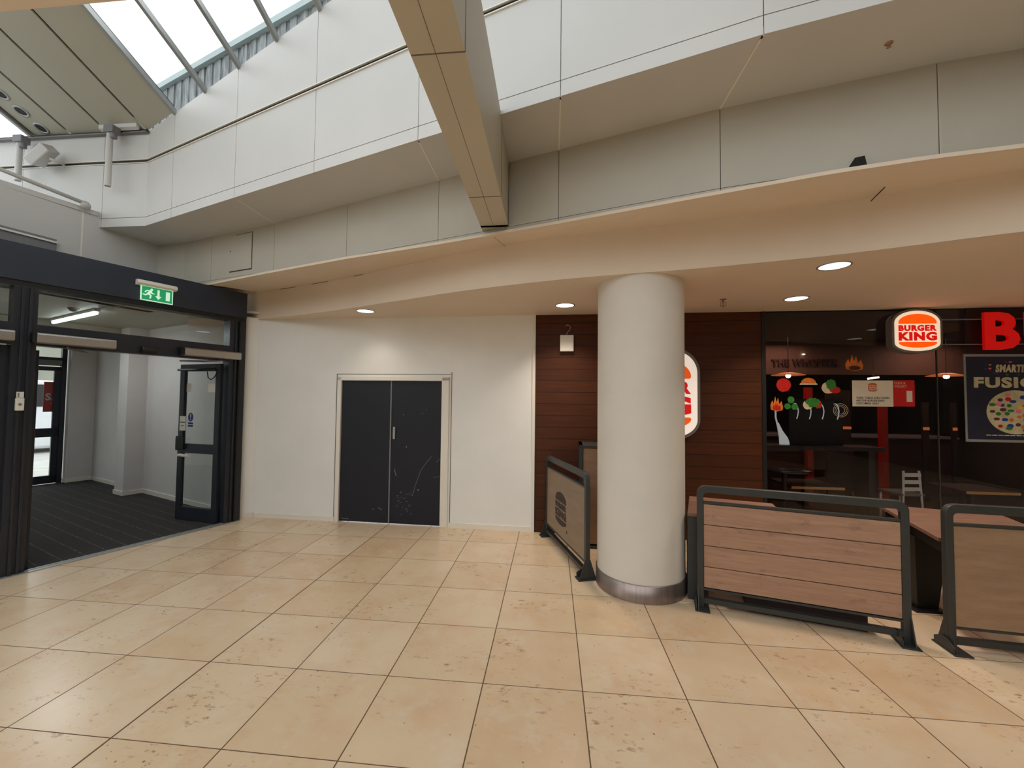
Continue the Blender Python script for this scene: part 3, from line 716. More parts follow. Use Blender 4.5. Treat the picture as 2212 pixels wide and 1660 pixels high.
# ------------------------------------------------------------ round column
co = empty('column', (3.65, 2.10, 0), 0, 'thick round white column with steel skirting beside the slatted barrier', 'column')
b = MB(); b.lathe([(.398, .15), (.398, ZC + .02)], 96); b.build('shaft', M['column'], co)
t = NT('brushed_steel_band'); p = t.obj(); n1 = t.noise(t.scale(p, (14, 14, .5)), 3, 4); t.l(t.mix(n1, lin((132, 118, 112)), lin((176, 160, 152))), t.b.inputs['Base Color']); t.b.inputs['Metallic'].default_value = .85; t.b.inputs['Roughness'].default_value = .38
b = MB(); b.lathe([(.410, 0), (.410, .148), (.400, .152), (.398, .152)], 96); b.build('steel_skirting', t.m, co)

# ------------------------------------------------------------ barriers
def barrier(name, pa, pb, label, style, side=-1, h=1.02):
    pa, pb = Vector(pa), Vector(pb); d = pb - pa; w = d.length; c = (pa + pb) / 2
    o = empty(name, (c.x, c.y, 0), math.atan2(d.y, d.x), label, 'barrier')
    w2 = w / 2; r = .07; t = .05
    def path(ins, rr):
        x = w2 - ins; zt = h - (ins if ins == 0 else .06)
        q = [(-x, 0.0)] + [(-x + rr - rr * math.cos(a * PI / 16), zt - rr + rr * math.sin(a * PI / 16)) for a in range(9)]
        return q + [(-a, z) for a, z in q[::-1]]
    b = MB(); b.strip(path(0, r), path(t, .03), -.022, .022); b.build('frame', M['barrier'], o, bevel=.004)
    b = MB(); b.box(-w2 + t, w2 - t, -.018, .018, .868, .886); b.build('panel_rail', M['barrier'], o)
    b = MB(); b.box(-w2 + t, w2 - t, -.018, .018, .150, .166); b.build('panel_rail', M['barrier'], o)
    b = MB(); b.box(-w2 + t, w2 - t, -.022, .022, .045, .085); b.build('bottom_rail', M['barrier'], o)
    for s in (-1, 1):
        x = s * (w2 - .035)
        b = MB(); b.box(x - .055, x + .055, -.10, .10, 0, .010); b.prism([(-.085, .01), (.085, .01), (.026, .19), (-.026, .19)], x - .004 + s * .03, x + .004 + s * .03, 'x'); b.prism([(-.085, .01), (.085, .01), (.085, .05), (.026, .085), (-.026, .085), (-.085, .05)], x - .05, x - .042, 'x'); b.build('foot', M['barrier'], o)
    if style == 'planks':
        b = MB(); b.box(-w2 + t, w2 - t, .006, .012, .168, .868); b.build('backing', M['black'], o)
        z = .170; hh = (.866 - .170) / 4
        for k in range(4):
            b = MB(); b.box(-w2 + t + .002, w2 - t - .002, -.014, .014, z + .0035, z + hh - .0035)
            bo = b.build('board', M['plank'], o)
            z += hh
    else:
        b = MB(); b.box(-w2 + t + .002, w2 - t - .002, -.014, .014, .168, .866); b.build('board', M[style], o)
    if style == 'sheetA':
        e = bpy.data.objects.new('mark', None); COL.objects.link(e); e.parent = o; e.location = (-.10, 0, .48); e.name = 'burger_emblem'; e['label'] = 'dark branded burger emblem on the board'
        logo_marks(e, .44, .44, -.0145, M['burnt'], M['burnt'], .002, .085)
        b = MB(); b.box(.195, .21, -.0165, -.0145, -.22, -.19); b.build('trade_mark', M['burnt'], e)
    return o
barrier('barrier', (4.045, 1.727), (5.40, 1.350), 'freestanding barrier of four pinkish slats right of the column', 'planks')
barrier('barrier', (5.60, 1.315), (6.93, 1.175), 'plain brown board barrier cut by the right edge of the photo', 'sheet')
barrier('barrier', (2.76, 3.37), (3.165, 2.11), 'barrier with a branded burger emblem left of the column', 'sheetA')

# tall bin cabinet mostly behind the column
cb = empty('litter_cabinet', (3.45, 3.13, 0), WROT, 'tall wooden cabinet with dark frame half hidden behind the column', 'cabinet')
b = MB(); b.box(-.31, .31, -.19, .22, 0, .03); b.box(-.31, -.265, -.19, .22, 0, 1.2); b.box(.265, .31, -.19, .22, 0, 1.2); b.box(-.31, .31, -.19, .22, 1.165, 1.2); b.box(-.265, .265, .0, .22, .03, 1.165); b.build('carcass', M['barrier'], cb, bevel=.003)
b = MB(); b.box(-.262, .262, -.17, -.002, .05, 1.16); b.build('door', M['sheet'], cb)
b = MB(); b.box(.20, .22, -.19, -.17, .6, .72); b.build('handle', M['silver'], cb)

# tables outside
def table(name, corners, label, z=.75, ped=True):
    cx = sum(c[0] for c in corners) / 4; cy = sum(c[1] for c in corners) / 4
    o = empty(name, (cx, cy, 0), 0, label, 'table')
    L = [(x - cx, y - cy) for x, y in corners]
    b = MB(); b.prism(L, z - .028, z, 'z'); b.build('tabletop', M['tabletop'], o, bevel=.002)
    ap = [(x * .9, y * .9) for x, y in L]
    b = MB(); b.prism(ap, z - .12, z - .028, 'z'); b.build('apron', M['black'], o)
    return o, L
o, L = table('cafe_table', [(4.002, 1.83), (4.232, 2.49), (4.94, 2.285), (4.76, 1.615 + .02)], 'brown wooden table behind the slatted barrier next to the column')
def slab(o, p, q, z0, z1, th=.03, name='side_panel', mat='barrier'):
    p, q = Vector(p), Vector(q); d = (q - p).normalized(); n = Vector((-d.y, d.x)) * th
    b = MB(); b.prism([tuple(p), tuple(q), tuple(q + n), tuple(p + n)], z0, z1, 'z'); b.build(name, M[mat], o)
slab(o, Vector(L[0]) + Vector((.004, .02)), Vector(L[0]) + Vector((.16, -.025)), 0, .722, .22)
slab(o, Vector(L[2]) + Vector((-.12, -.10)), Vector(L[2]) + Vector((-.06, -.12)), 0, .722, .06, 'leg')
for k, (x, y) in enumerate(((-.1, .0),)):
    pass
o, L = table('long_table', [(5.64, 1.40), (5.965, 2.40), (6.80, 2.16), (6.46, 1.26)], 'long brown table between the two right barriers')
cxy = Vector((-.02, .02))
b = MB()
v0 = [(-.13, -.13), (.13, -.13), (.13, .13), (-.13, .13)]; v1 = [(-.08, -.08), (.08, -.08), (.08, .08), (-.08, .08)]
ox, oy = -.27, .14
b._add([(x + ox, y + oy, .63) for x, y in v0] + [(x * 1.0 + ox, y + oy, .02) for x, y in v1], [(0, 1, 2, 3), (7, 6, 5, 4), (0, 4, 5, 1), (1, 5, 6, 2), (2, 6, 7, 3), (3, 7, 4, 0)])
b.build('pedestal', M['black'], o)
b = MB(); b.box(-.39, -.15, .02, .26, 0, .02); b.build('base_plate', M['black'], o)
# low bench seats under/behind the slatted barrier
bn = empty('bench', (4.98, 1.80, 0), math.radians(-16), 'dark low bench glimpsed under and behind the slatted barrier', 'bench')
b = MB(); b.box(-.52, .32, -.28, .05, .42, .46); b.build('seat', M['black'], bn)
b = MB(); b.box(-.50, .30, -.26, .03, .0, .42); b.build('plinth', M['int_dark'], bn)


# ------------------------------------------------------------ ceiling lamps and small items on the soffit
def downlight(x, y, label, power=9, r=.105):
    o = empty('downlight', (x, y, ZC), 0, label, 'ceiling light', 'round downlights in the soffit')
    b = MB(); b.lathe([(r + .012, 0), (r + .012, -.006), (r, -.006), (r, -.001)], 40); b.build('rim', M['silver'], o)
    b = MB(); b.lathe([(.0005, -.003), (r, -.003)], 40); b.build('diffuser', M['lamp'], o)
    ld = bpy.data.lights.new('downlight_beam', 'AREA'); ld.shape = 'DISK'; ld.size = .2; ld.energy = power; ld.color = (1, .86, .72); ld.spread = math.radians(105)
    lo = bpy.data.objects.new('downlight_beam', ld); COL.objects.link(lo); lo.parent = o; lo.location = (0, 0, -.012)
    return o
downlight(.40, 3.10, 'lit round downlight above the navy double doors', 2)
downlight(2.955, 2.90, 'lit round downlight above the barrier with the burger emblem')
downlight(5.42, 2.70, 'lit round downlight nearest the shopfront glass')
downlight(5.09, 1.60, 'lit round downlight near the curved ceiling edge, largest of the four')
downlight(7.6, 1.9, 'unseen round downlight right of the curved edge, above the dessert poster side')  # this and the next are unseen, kept for light and glass reflections
downlight(7.9, .9, 'unseen round downlight farthest right beside the curved ceiling edge')
bpy.data.objects.remove(bpy.data.objects.get('unused')) if bpy.data.objects.get('unused') else None
sp = empty('sprinkler_head', (4.666, 2.70, ZC), 0, 'small sprinkler head hanging from the soffit right of the column', 'sprinkler')
b = MB(); b.lathe([(.001, 0), (.035, 0), (.035, -.004), (.008, -.006), (.008, -.03)], 20); b.build('rose', M['grey'], sp)
b = MB(); b.tube([(0, 0, -.025), (.028, 0, -.035), (.028, 0, -.07), (0, 0, -.085), (-.028, 0, -.07), (-.028, 0, -.035), (0, 0, -.025)], .004, 6); b.tube([(0, 0, -.03), (0, 0, -.085)], .005, 6); b.build('yoke', M['brown_hook'], sp)
# alarm box
ab = empty('alarm_sounder', (3.0, wy(3.0), 2.36), WROT, 'white box with curled cable on the mahogany cladding', 'wall box')
b = MB(); b.box(-.088, .088, -.055, 0, 0, .215); b.build('case', M['plastic'], ab, bevel=.008)
b = MB(); b.tube([(0, -.02, .21), (.0, -.012, .245), (.035, -.008, .285), (.05, -.008, .315), (.03, -.008, .345), (0, -.008, .355), (-.012, -.006, .335)], .0055, 8); b.build('cable', M['brown_hook'], ab)
# access hatch in the recess wall
hx = -1.16; hy = ylerp(BACKW, hx); ha = math.atan2(2.708 - 3.194, -.652 + 2.276)
ht = empty('access_hatch', (hx, hy - .002, 3.34), ha, 'square access hatch in the recessed panel wall above the doorway', 'hatch')
b = MB(); b.box(-.20, .205, -.006, -.001, 0, .46); b.build('hatch_door', M['recess'], ht, bevel=.002)
b = MB(); b.box(-.21, .215, -.0015, -.0005, -.012, .0); b.box(.209, .213, -.0015, -.0005, 0, .47); b.box(-.1, .216, -.0015, -.0005, .461, .468); b.build('shadow_gap', M['joint'], ht)
b = MB(); b.prism(arc(-.19, .26, .008, .008, 0, 330, 10), -.008, -.006, 'y'); b.build('lock', M['black'], ht)
# speaker / spotlight standing on the lip
sl = Vector((4.77, .86, 3.225))
b = MB(); b.prism([(-.03, 0), (.03, 0), (.03, .06), (-.03, .085)], -.03, .03, 'x', mtx=Matrix.Rotation(-.2, 4, 'Y')); b.build('spotlight', M['black'], label='small black spotlight on the ledge above the downlights', cat='spotlight', loc=sl)
b = MB(); b.lathe([(.001, 0), (.02, 0), (.02, -.004), (.006, -.006), (.006, -.02), (.012, -.025), (.001, -.03)], 12); b.build('ceiling_hook', M['brown_hook'], label='tiny brass fixing in the upper soffit at top right', cat='fixing', loc=(4.76, .60, ZS))
b = MB(); b.tube([(5.04, 1.02, 3.196), (5.10, 1.22, 3.2)], .004, 6); b.build('hanging_wire', M['joint'], label='short dark wire poking out under the lip at upper right', cat='wire')

# upper-left fittings
fl = empty('floodlight', (-3.42, 2.60, 4.66), 0, 'pale rectangular floodlight on the fascia groove at upper left', 'floodlight')
mtf = Matrix.Translation((-.10, -.14, .06)) @ Matrix.Rotation(math.radians(-38), 4, 'Y') @ Matrix.Rotation(math.radians(25), 4, 'X')
b = MB(); b.box(-.17, .12, -.09, .09, -.055, .055, None, mtf); b.build('body', M['panel'], fl, bevel=.012)
b = MB(); b.box(-.174, -.168, -.075, .075, -.042, .042, None, mtf); b.build('lens', M['grey'], fl)
b = MB(); b.tube([(0, 0, 0), (.03, -.06, .0), (-.02, -.14, .0)], .016, 8); b.tube([(.02, -.07, -.02), (-.05, -.12, -.05)], .012, 8); b.build('bracket', M['panel'], fl)
def droppipe(x, y, z0, z1, label):
    o = empty('drop_pipe', (x, y, z0), 0, label, 'pipe')
    b = MB(); b.tube([(0, 0, 0), (0, 0, z1 - z0)], .032, 16, caps=False); b.lathe([(.032, 0), (.027, 0), (.027, .05)], 16); b.build('pipe', M['panel'], o)
    b = MB(); b.box(-.04, .09, -.05, .05, z1 - z0 - .02, z1 - z0 + .07); b.tube([(.05, 0, z1 - z0 + .02), (.05, 0, z1 - z0 - .08)], .035, 12); b.build('clamp', M['grey'], o, bevel=.008)
droppipe(-2.66, 2.50, 4.30, 4.98, 'white pipe hanging down in front of the fascia beside the solid roof panels')
droppipe(-3.93, 2.50, 4.42, 4.92, 'white pipe hanging down at the far left edge of the roof glass')
b = MB(); roofprism(b, [(-2.85, 2.56), (-2.33, 2.56), (-2.33, 2.52), (-2.85, 2.52)], -.05, -.002); b.build('ceiling_bracket', M['panel'], label='pale strip bracket under the roof panels above the hanging pipe', cat='bracket')
def hole(y, label):
    z = roofz(y); o = empty('recessed_spotlight', (-3.66, y, z), 0, label, 'spotlight', 'recessed spotlights in the sloping roof panel', rot=(-SL, 0, 0))
    b = MB(); b.lathe([(.075, 0), (.075, -.008), (.055, -.010), (.052, .0)], 28); b.build('trim_ring', M['silver'], o)
    b = MB(); b.lathe([(.052, -.002), (.001, -.002)], 28); b.build('dark_opening', M['black'], o)
hole(2.13, 'recessed round spotlight in the roof panel, farthest from the fascia'); hole(2.32, 'recessed round spotlight in the roof panel, middle of the three'); hole(2.52, 'recessed round spotlight in the roof panel, closest to the fascia')
# pipe rail along the top of the entrance wall
rl = empty('pipe_rail', (-2.93, 2.36, 4.05), 0, 'pale pipe rail running along the wall top above the entrance', 'pipe')
b = MB(); b.tube([(-1.4, -4.6, .10), (-.20, -.52, .10), (.03, .08, 0.02)], .022, 12); b.build('pipe', M['panel'], rl)
b = MB(); b.lathe([(.001, -.03), (.05, -.02), (.05, .01), (.001, .02)], 18, mtx=Matrix.Translation((.035, .10, 0)) @ Matrix.Rotation(PI / 2, 4, 'Y')); b.build('flange', M['panel'], rl)
# ventilation louvre on the entrance wall
vt = empty('wall_vent', (-3.055, 2.06, 3.24), math.atan2(2.30 - 1.83, -3.0 + 3.13) , 'grey ventilation louvre just above the dark header at far left', 'vent')
b = MB(); b.box(-1.6, .20, -.03, 0, 0, .30); b.build('louvre', M['grey'], vt)
b = MB(); b.box(-1.6, .20, -.05, -.03, .25, .27); b.build('rail', M['plastic'], vt)

# ------------------------------------------------------------ shopfront
sf = empty('window_3', (0, wy(0), 0), WROT, kind='structure')
b = MB(); b.box(5.44, 7.315, .02, .032, .05, ZC + .02); b.build('pane', M['shopglass'], sf)
b = MB(); b.box(7.325, 9.4, .02, .032, .05, ZC + .02); b.build('pane', M['shopglass'], sf)
b = MB(); b.box(5.43, 9.4, .0, .06, 0, .05); b.box(5.43, 9.4, .0, .06, ZC + .0, ZC + .06); b.build('track', M['black'], sf)
b = MB(); b.box(7.315, 7.325, .018, .034, .05, ZC); b.build('seal', M['joint'], sf)
# restaurant shell
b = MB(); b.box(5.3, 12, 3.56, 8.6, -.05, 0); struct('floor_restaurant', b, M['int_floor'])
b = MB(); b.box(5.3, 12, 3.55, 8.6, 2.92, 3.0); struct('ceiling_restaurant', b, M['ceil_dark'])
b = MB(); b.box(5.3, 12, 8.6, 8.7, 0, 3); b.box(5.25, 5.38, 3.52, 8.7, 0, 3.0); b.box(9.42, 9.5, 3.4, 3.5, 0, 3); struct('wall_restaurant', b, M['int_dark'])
b = MB(); wbox(b, 9.4, 12.2, 0, .1, 0, 3.0); struct('wall_shop_right', b, M['cladding'])

def on_front(x, z, off=0.0):
    return (x * math.cos(WROT) + 0, wy(x) - off, z)
# hanging light box sign
ls = empty('restaurant_sign', (7.02, wy(7.02) - .10, 2.575), WROT, 'illuminated orange and cream burger light box sign before the dark glass', 'sign')
b = MB(); b.prism(logo_outline(.50, .50, .012), -.0, .095, 'y'); b.build('casing', M['casing'], ls)
b = MB(); b.prism(logo_outline(.47, .47), -.006, .0, 'y'); b.build('face', M['face'], ls)
logo_marks(ls, .47, .47, -.006, M['bun'], M['letter'], .004, .06)
# rails and red letters
rl = empty('letter_rail', (0, 0, 0), 0, 'pair of thin rails joining the light box sign to the red letters', 'sign rail')
for z in (2.71, 2.42):
    b = MB(); b.tube([(7.29, wy(7.29) - .05, z), (9.2, wy(9.2) - .05, z)], .007, 8); b.build('rail', M['grey'], rl)
def big_letters():
    z0, z1 = 2.35, 2.775
    for ch, x0, x1, lab in (('B', 7.68, 8.03, 'huge red letter B on the shopfront above the poster'), ('U', 8.09, 8.43, 'huge red letter U cut by the right edge of the photo')):
        o = empty('sign_letter', ((x0 + x1) / 2, wy(x0) - .10, (z0 + z1) / 2), WROT, lab, 'letter')
        w, h = (x1 - x0) / 2, (z1 - z0) / 2
        if ch == 'B':
            t_ = text_mesh('letter_face', 'B', -w, w, -h, h, -.005, M['bigred'], o, .035, .03)
        else:
            outer = [(-w, h), (-w, -h * .2)] + arc(0, -h * .2, w, h * .8, 180, 360, 16) + [(w, h)]
            inner = [(-w * .42, h), (-w * .42, -h * .15)] + arc(0, -h * .15, w * .42, h * .38, 180, 360, 16) + [(w * .42, h)]
            b = MB(); b.strip(outer, inner, -.035, -.005); b.build('letter_face', M['bigred'], o)
        b = MB(); b.box(-w * .8, w * .8, 0.0, .03, .1, .14); b.build('fixing', M['black'], o)
big_letters()
b = MB(); b.box(7.6, 9.3, -.02, 0.0, 2.325, 2.84); o = b.build('sign_backboard', M['black'], label='black backboard behind the huge red letters', cat='board'); o.location = (0, wy(0) - .0, 0); o.rotation_euler = (0, 0, WROT)
# poster
po = empty('dessert_poster', (8.06, wy(8.06) - .012, 1.30), WROT, 'navy framed poster of a sweet topped dessert reading FUSION', 'poster')
b = MB(); b.box(-.50, .50, -.008, 0, 0, 1.01); b.build('frame', M['silver'], po)
b = MB(); b.box(-.48, .48, -.012, -.008, .03, .98); b.build('sheet', M['navy'], po)
text_mesh('brand_lettering', 'SMARTIES', -.19, .17, .80, .89, -.012, M['posterwhite'], po, .05, .003, shear=.1)
text_mesh('title_lettering', 'FUSION', -.41, .41, .62, .745, -.012, M['posterwhite'], po, .05, .003)
b = MB(); b.prism(arc(0, .345, .29, .25, 0, 352, 44), -.0145, -.012, 'y'); b.build('dessert_picture', M['posterwhite'], po)
rs = random.Random(5)
cm = [M['tomato'], M['stickerorange'], M['blue'], M['leafgreen'], paint('candy_yellow', (226, 200, 70), .4), paint('candy_plum', (96, 40, 60), .4), paint('candy_pink', (225, 120, 140), .4)]
b = MB()
for k in range(38):
    a = k * 2.39996 + rs.random() * .5; q = math.sqrt((k + .5) / 40) * .92; x, z = .29 * q * math.cos(a), .345 + .25 * q * math.sin(a)
    b.prism(arc(x, z, .022 + rs.random() * .012, .016 + rs.random() * .008, 0, 340, 12), -.016 - k * .00003, -.0145, 'y', mat=rs.choice(cm))
for k in range(26):
    a = rs.random() * 2 * PI; x, z = (.24 + rs.random() * .05) * math.cos(a), .845 + .075 * math.sin(a)
    b.prism(arc(x, z, .014, .009, 0, 340, 10), -.0135 - k * .00003, -.012, 'y', mat=rs.choice(cm))
b.build('sweets_print', None, po)
b = MB(); [b.box(-.3 + k * .06, -.25 + k * .06, -.0135, -.012, .075, .085) for k in range(10)]; b.build('small_print', M['posterwhite'], po)
# notices on the glass
nt = empty('table_notice', (6.61, wy(6.61) - .004, 1.845), WROT, 'cream notice with orange emblem taped inside the dark glass', 'notice')
b = MB(); b.box(-.22, .22, .0, .003, -.155, .155); b.build('card', M['cream_card'], nt)
e = bpy.data.objects.new('emblem', None); COL.objects.link(e); e.parent = nt; e.location = (0, 0, .075)
logo_marks(e, .115, .125, 0, M['stickerorange'], M['redcard'], .0015, .02)
text_mesh('notice_text', 'THESE TABLES AND CHAIRS\nARE FOR BURGER KING\nCUSTOMERS ONLY', -.18, .18, -.13, -.04, 0, M['textblack'], nt, .012, .0015)
rc = empty('app_leaflet', (6.945, wy(6.945) - .004, 1.85), WROT, 'red leaflet with a phone picture right of the cream notice', 'leaflet')
b = MB(); b.box(-.112, .112, 0, .003, -.155, .155); b.build('card', M['redcard'], rc)
text_mesh('heading', 'CLICK &\nCOLLECT', -.10, .03, .07, .135, 0, M['stickercream'], rc, .02, .0015)
b = MB(); b.box(.025, .085, -.002, 0, -.10, .03); b.build('phone_picture', M['cream_card'], rc)

# food stickers on the glass
def sticker(x, z, label, shapes):
    o = empty('food_sticker', (x, wy(x) - .003, z), WROT, label, 'sticker')
    for i, (nm, mat, poly) in enumerate(shapes):
        b = MB(); b.prism(poly, -.001 - i * .001, .001 - i * .001, 'y'); b.build(nm, M[mat], o)
def blob(cx, cz, rx, rz, n=22, w=.12, seed=0):
    rr = random.Random(seed); return [(cx + rx * (1 + w * (rr.random() - .5) * 2) * math.cos(k * 2 * PI / n), cz + rz * (1 + w * (rr.random() - .5) * 2) * math.sin(k * 2 * PI / n)) for k in range(n)]
def flame(cx, cz, w, h):
    return [(cx - w, cz), (cx - w * 1.05, cz + h * .35), (cx - w * .7, cz + h * .7), (cx - w * .55, cz + h * .4), (cx - w * .25, cz + h), (cx - w * .05, cz + h * .5), (cx + w * .2, cz + h * .9), (cx + w * .4, cz + h * .4), (cx + w * .75, cz + h * .65), (cx + w, cz + h * .2), (cx + w * .9, cz - h * .05), (cx, cz - h * .15)]
sticker(5.63, 1.94, 'red tomato slice sticker on the glass by the mahogany wall', [('slice', 'tomato', blob(0, 0, .082, .082, w=.04))])
sticker(5.91, 1.98, 'sesame bun crown sticker on the glass', [('crown', 'stickerorange', arc(0, -.02, .085, .07, 0, 180, 16)), ('rim', 'stickercream', [(-.1, -.035), (.1, -.035), (.095, -.018), (-.095, -.018)])])
sticker(6.16, 1.93, 'round bun with lettuce and tomato sticker left of the cream notice', [('bun', 'stickercream', blob(-.03, -.02, .075, .07, w=.03)), ('tomato', 'tomato', blob(.04, -.045, .06, .04, seed=2)), ('lettuce', 'leafgreen', blob(0, .025, .055, .06, seed=3, w=.2))])
sticker(5.55, 1.66, 'orange flame sticker beside the mahogany wall', [('flame', 'stickerorange', flame(0, -.02, .07, .16)), ('core', 'tomato', flame(0, -.02, .045, .09))])
sticker(5.71, 1.72, 'three green gherkin slices sticker on the glass', [('slice', 'leafgreen', blob(0, .04, .038, .042, w=.05)), ('slice', 'leafgreen', blob(-.04, -.04, .036, .036, w=.05)), ('slice', 'leafgreen', blob(.04, -.045, .038, .036, w=.05))])
sticker(5.95, 1.72, 'lettuce and tomato heap sticker low on the glass', [('bun', 'stickercream', blob(-.05, -.02, .055, .055, w=.05)), ('tomato', 'tomato', blob(.06, -.01, .045, .05, seed=4)), ('lettuce', 'leafgreen', blob(0, .015, .075, .055, seed=5, w=.2))])
ring = empty('food_sticker', (6.26, wy(6.26) - .003, 1.64), WROT, 'pale onion ring sticker below the cream notice', 'sticker')
for r in (.08, .062, .044):
    b = MB(); b.tube([(r * math.cos(k * PI / 16), 0, r * math.sin(k * PI / 16)) for k in range(33)], .0022, 6, caps=False); b.build('ring', M['stickercream'], ring)
sticker(6.42, 2.15, 'flames around a dark patty sticker high on the glass', [('flame', 'stickerorange', flame(0, -.01, .095, .17)), ('patty', 'meat', arc(0, -.0, .065, .028, 0, 350, 18))])

# large wall sign mostly hidden by the column
ws = empty('wall_sign', (4.10, wy(4.10) - .0, 1.82), WROT, 'large illuminated burger wall sign half hidden behind the column', 'sign')
def outl(w, h, g=0):
    w2, h2 = w / 2 + g, h / 2 + g; rt = .26 * h + g; rx = w2 * .55
    return arc(w2 - rx, h2 - rt, rx, rt, 0, 90, 12) + arc(-w2 + rx, h2 - rt, rx, rt, 90, 180, 12) + arc(-w2 + rx, -h2 + .2 * h + g, rx, .2 * h + g, 180, 270, 12) + arc(w2 - rx, -h2 + .2 * h + g, rx, .2 * h + g, 270, 360, 12)
b = MB(); b.prism(outl(.99, 1.06, .035), -.10, 0, 'y'); b.build('casing', M['casing'], ws)
b = MB(); b.prism(outl(.99, 1.06), -.108, -.10, 'y'); b.build('face', M['wface'], ws)
logo_marks(ws, 1.0, 1.06, -.108, M['wbun'], M['wletter'], .004, .065)

# ------------------------------------------------------------ inside the restaurant
b = MB(); b.box(6.6, 11.9, 6.5, 6.65, 2.27, 2.9); o = b.build('menu_bulkhead', paint('taupe_bulkhead', (84, 62, 50), .7), label='taupe bulkhead with dark raised letters over the counter inside', cat='bulkhead')
text_mesh('lettering', 'THE WHOPPER', 7.10, 8.32, 2.42, 2.57, 6.5, M['int_dark'], o, .04, .03)
def pendant(x, y, label, z=2.19):
    o = empty('pendant_lamp', (x, y, z), 0, label, 'pendant lamp', 'disc pendants inside the restaurant')
    b = MB(); b.lathe([(.001, .05), (.06, .05), (.25, .008), (.25, 0), (.05, .02)], 32); b.build('shade', M['shade'], o)
    b = MB(); b.lathe([(.001, .03), (.03, .02), (.04, -.01), (.03, -.035), (.001, -.045)], 16); b.build('bulb', M['bulb'], o)
    b = MB(); b.tube([(0, 0, .05), (0, 0, 2.92 - z)], .004, 6); b.build('flex', M['black'], o)
    ld = bpy.data.lights.new('pendant_glow', 'POINT'); ld.energy = 2.2; ld.color = (1, .7, .42); ld.shadow_soft_size = .05
    lo = bpy.data.objects.new('pendant_glow', ld); COL.objects.link(lo); lo.parent = o; lo.location = (0, 0, -.1)
pendant(6.86, 5.5, 'disc pendant lamp glowing behind the tomato sticker')
pendant(9.34, 5.5, 'disc pendant lamp glowing just left of the dessert poster')
b = MB(); b.tube([(8.13, 5.5, 2.14), (8.30, 5.5, 2.165)], .014, 10); sl_ = b.build('strip_light', M['bulb'], label='short glowing strip light above the cream notice inside', cat='ceiling light')
b = MB(); b.tube([(8.215, 5.5, 2.16), (8.215, 5.5, 2.92)], .003, 6); b.build('flex', M['black'], sl_)
b = MB(); b.lathe([(.001, .015), (.03, 0), (.001, -.01)], 12); b.build('spot_lamp', M['bulb'], label='tiny bright spot lamp on the bulkhead edge inside', cat='ceiling light', loc=(7.68, 6.47, 2.66))
b = MB(); b.box(6.2, 10.5, 6.7, 7.3, 0, 1.05); ct = b.build('service_counter', M['int_dark'], label='dark service counter at the back of the restaurant', cat='counter')
b = MB(); b.box(6.15, 10.55, 6.65, 7.35, 1.05, 1.09); b.build('worktop', M['grey'], ct)
for x, z, lab in ((7.47, .25, 'red post inside nearest the lit amber panel'), (8.72, .18, 'red post inside below the red leaflet')):
    b = MB(); b.box(x - .05, x + .05, 5.95, 6.05, 0, 2.0); b.build('red_post', M['red'], label=lab, cat='post')
def lit(x0, x1, z0, z1, lab):
    o = empty('lit_panel', ((x0 + x1) / 2, 6.0, z0), 0, lab, 'panel'); w = (x1 - x0) / 2
    b = MB(); b.box(-w, w, 0, .04, -z0, z1 - z0); b.build('board', M['int_dark'], o)
    b = MB(); b.box(-w, w, -.01, 0, 0, .05); b.build('glowing_strip', M['amber'], o)
lit(7.78, 8.19, 1.25, 1.95, 'dark panel with glowing amber lower edge behind the onion sticker')
lit(9.38, 9.48, 1.26, 1.75, 'slim panel with glowing amber end left of the poster'); lit(9.86, 9.93, 1.26, 1.75, 'slim panel with glowing amber end beside the poster edge')
b = MB(); b.tube([(6.18, 4.6, 1.62), (6.18, 4.6, 1.50), (6.21, 4.6, 1.36)], .012, 8)
b.prism([(6.195, 1.42), (6.215, 1.42), (6.27, 1.30), (6.34, 1.20), (6.365, 1.13), (6.365, 1.09), (6.235, 1.09), (6.23, 1.2)], 4.585, 4.615, 'y')
b.build('beer_font', M['palecurve'], label='pale curved dispenser standing on the bar inside by the mahogany wall', cat='dispenser')
b = MB(); b.box(5.6, 7.6, 4.45, 4.85, 1.03, 1.085); b.box(5.7, 5.78, 4.5, 4.8, 0, 1.03); b.box(7.4, 7.48, 4.5, 4.8, 0, 1.03); b.build('bar_counter', M['int_dark'], label='dark high bar counter just inside the glass', cat='counter')
b = MB(); b.box(6.40, 7.16, 4.65, 4.80, 1.086, 1.78); b.build('drinks_tower', M['black'], label='black drinks tower behind the four curved taps', cat='drinks dispenser')
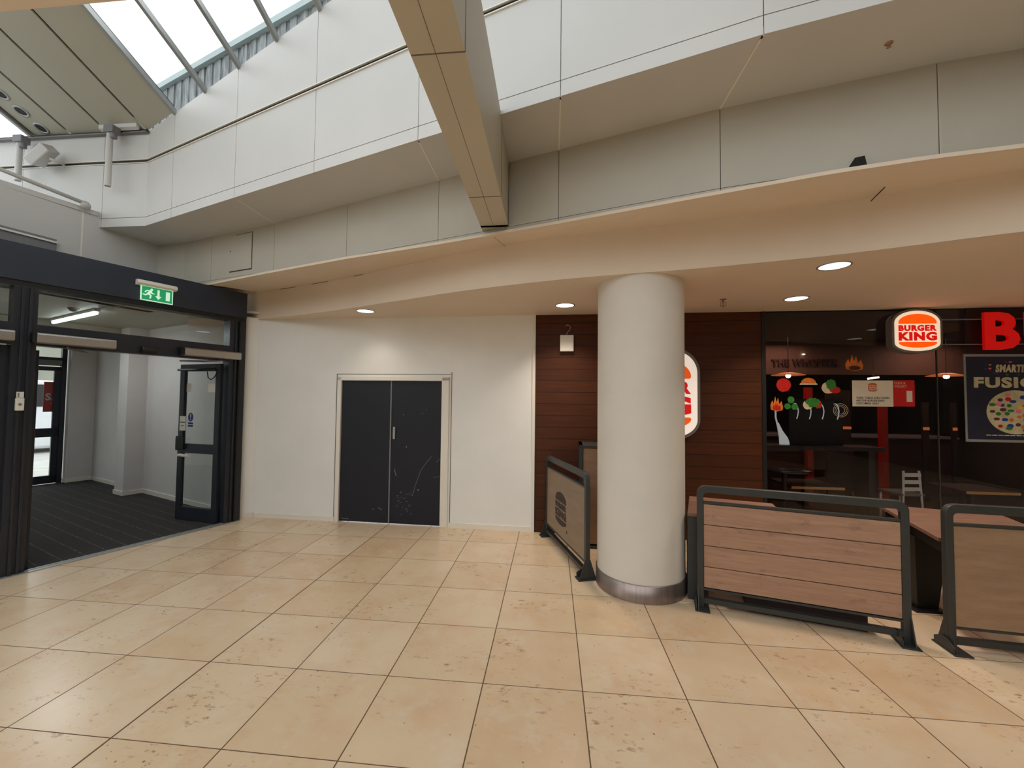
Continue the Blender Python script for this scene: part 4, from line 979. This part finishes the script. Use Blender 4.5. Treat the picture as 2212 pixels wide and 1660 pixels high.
for x, lab in ((6.49, 'leftmost of four curved chrome taps on the bar inside'), (6.67, 'second curved chrome tap from the left on the bar inside'), (6.85, 'third curved chrome tap from the left on the bar inside'), (7.06, 'rightmost of four curved chrome taps on the bar inside')):
    b = MB(); b.tube([(x - .02, 4.6, 1.71), (x + .005, 4.6, 1.66), (x + .015, 4.6, 1.60), (x + .008, 4.6, 1.54), (x - .01, 4.6, 1.48)], .007, 8); b.tube([(x - .02, 4.6, 1.71), (x - .02, 4.65, 1.71)], .006, 6); b.build('curved_tap', M['palecurve'], label=lab, cat='tap', group='curved taps on the bar')
def itable(x, y, w, lab, z=.60):
    o = empty('dining_table', (x, y, 0), 0, lab, 'table')
    b = MB(); b.box(-w / 2, w / 2, -.3, .3, z - .0, z + .03); b.build('tabletop', M['int_dark'], o)
    b = MB(); b.box(-w / 2, w / 2, -.305, -.3, z - .005, z + .03); b.build('edging', M['tablew'], o)
    b = MB(); b.box(-.03, .03, -.03, .03, 0, z); b.box(-.2, .2, -.2, .2, 0, .02); b.build('leg', M['black'], o)
itable(6.52, 4.5, .70, 'dark table with pale wooden edge behind the first slatted barrier', .52); itable(8.73, 4.5, .66, 'dark table with pale wooden edge beneath the poster inside', .52)
b = MB(); b.lathe([(.001, 0), (.32, 0), (.32, .03), (.001, .03)], 40); rt = b.build('round_table', M['int_floor'], label='dark round table reflecting light inside the glass', cat='table', loc=(6.05, 4.15, .78))
b = MB(); b.lathe([(.03, -.78), (.03, 0)], 12); b.build('stem', M['black'], rt)
ch = empty('ladder_back_chair', (7.86, 4.35, 0), .1, 'pale ladder back chair standing behind the gap between the barriers', 'chair')
for s in (-1, 1):
    b = MB(); b.tube([(s * .15, 0, 0), (s * .11, .02, .78)], .014, 8); b.build('rear_leg', M['plastic'], ch)
    b = MB(); b.tube([(s * .15, .35, 0), (s * .14, .34, .44)], .014, 8); b.build('front_leg', M['plastic'], ch)
for z in (.50, .60, .70):
    b = MB(); b.box(-.12, .12, .0, .02, z, z + .05); b.build('back_slat', M['plastic'], ch)
b = MB(); b.box(-.17, .17, 0, .36, .43, .46); b.build('seat', M['casing'], ch)
# added warm fill for the bulkhead and interior, no lamp fitting there
for x in (7.2, 9.8):
    ld = bpy.data.lights.new('bulkhead_fill', 'AREA'); ld.size = .8; ld.energy = 14; ld.color = (1, .55, .42)
    lo = bpy.data.objects.new('bulkhead_fill', ld); COL.objects.link(lo); lo.location = (x, 5.9, 2.85)
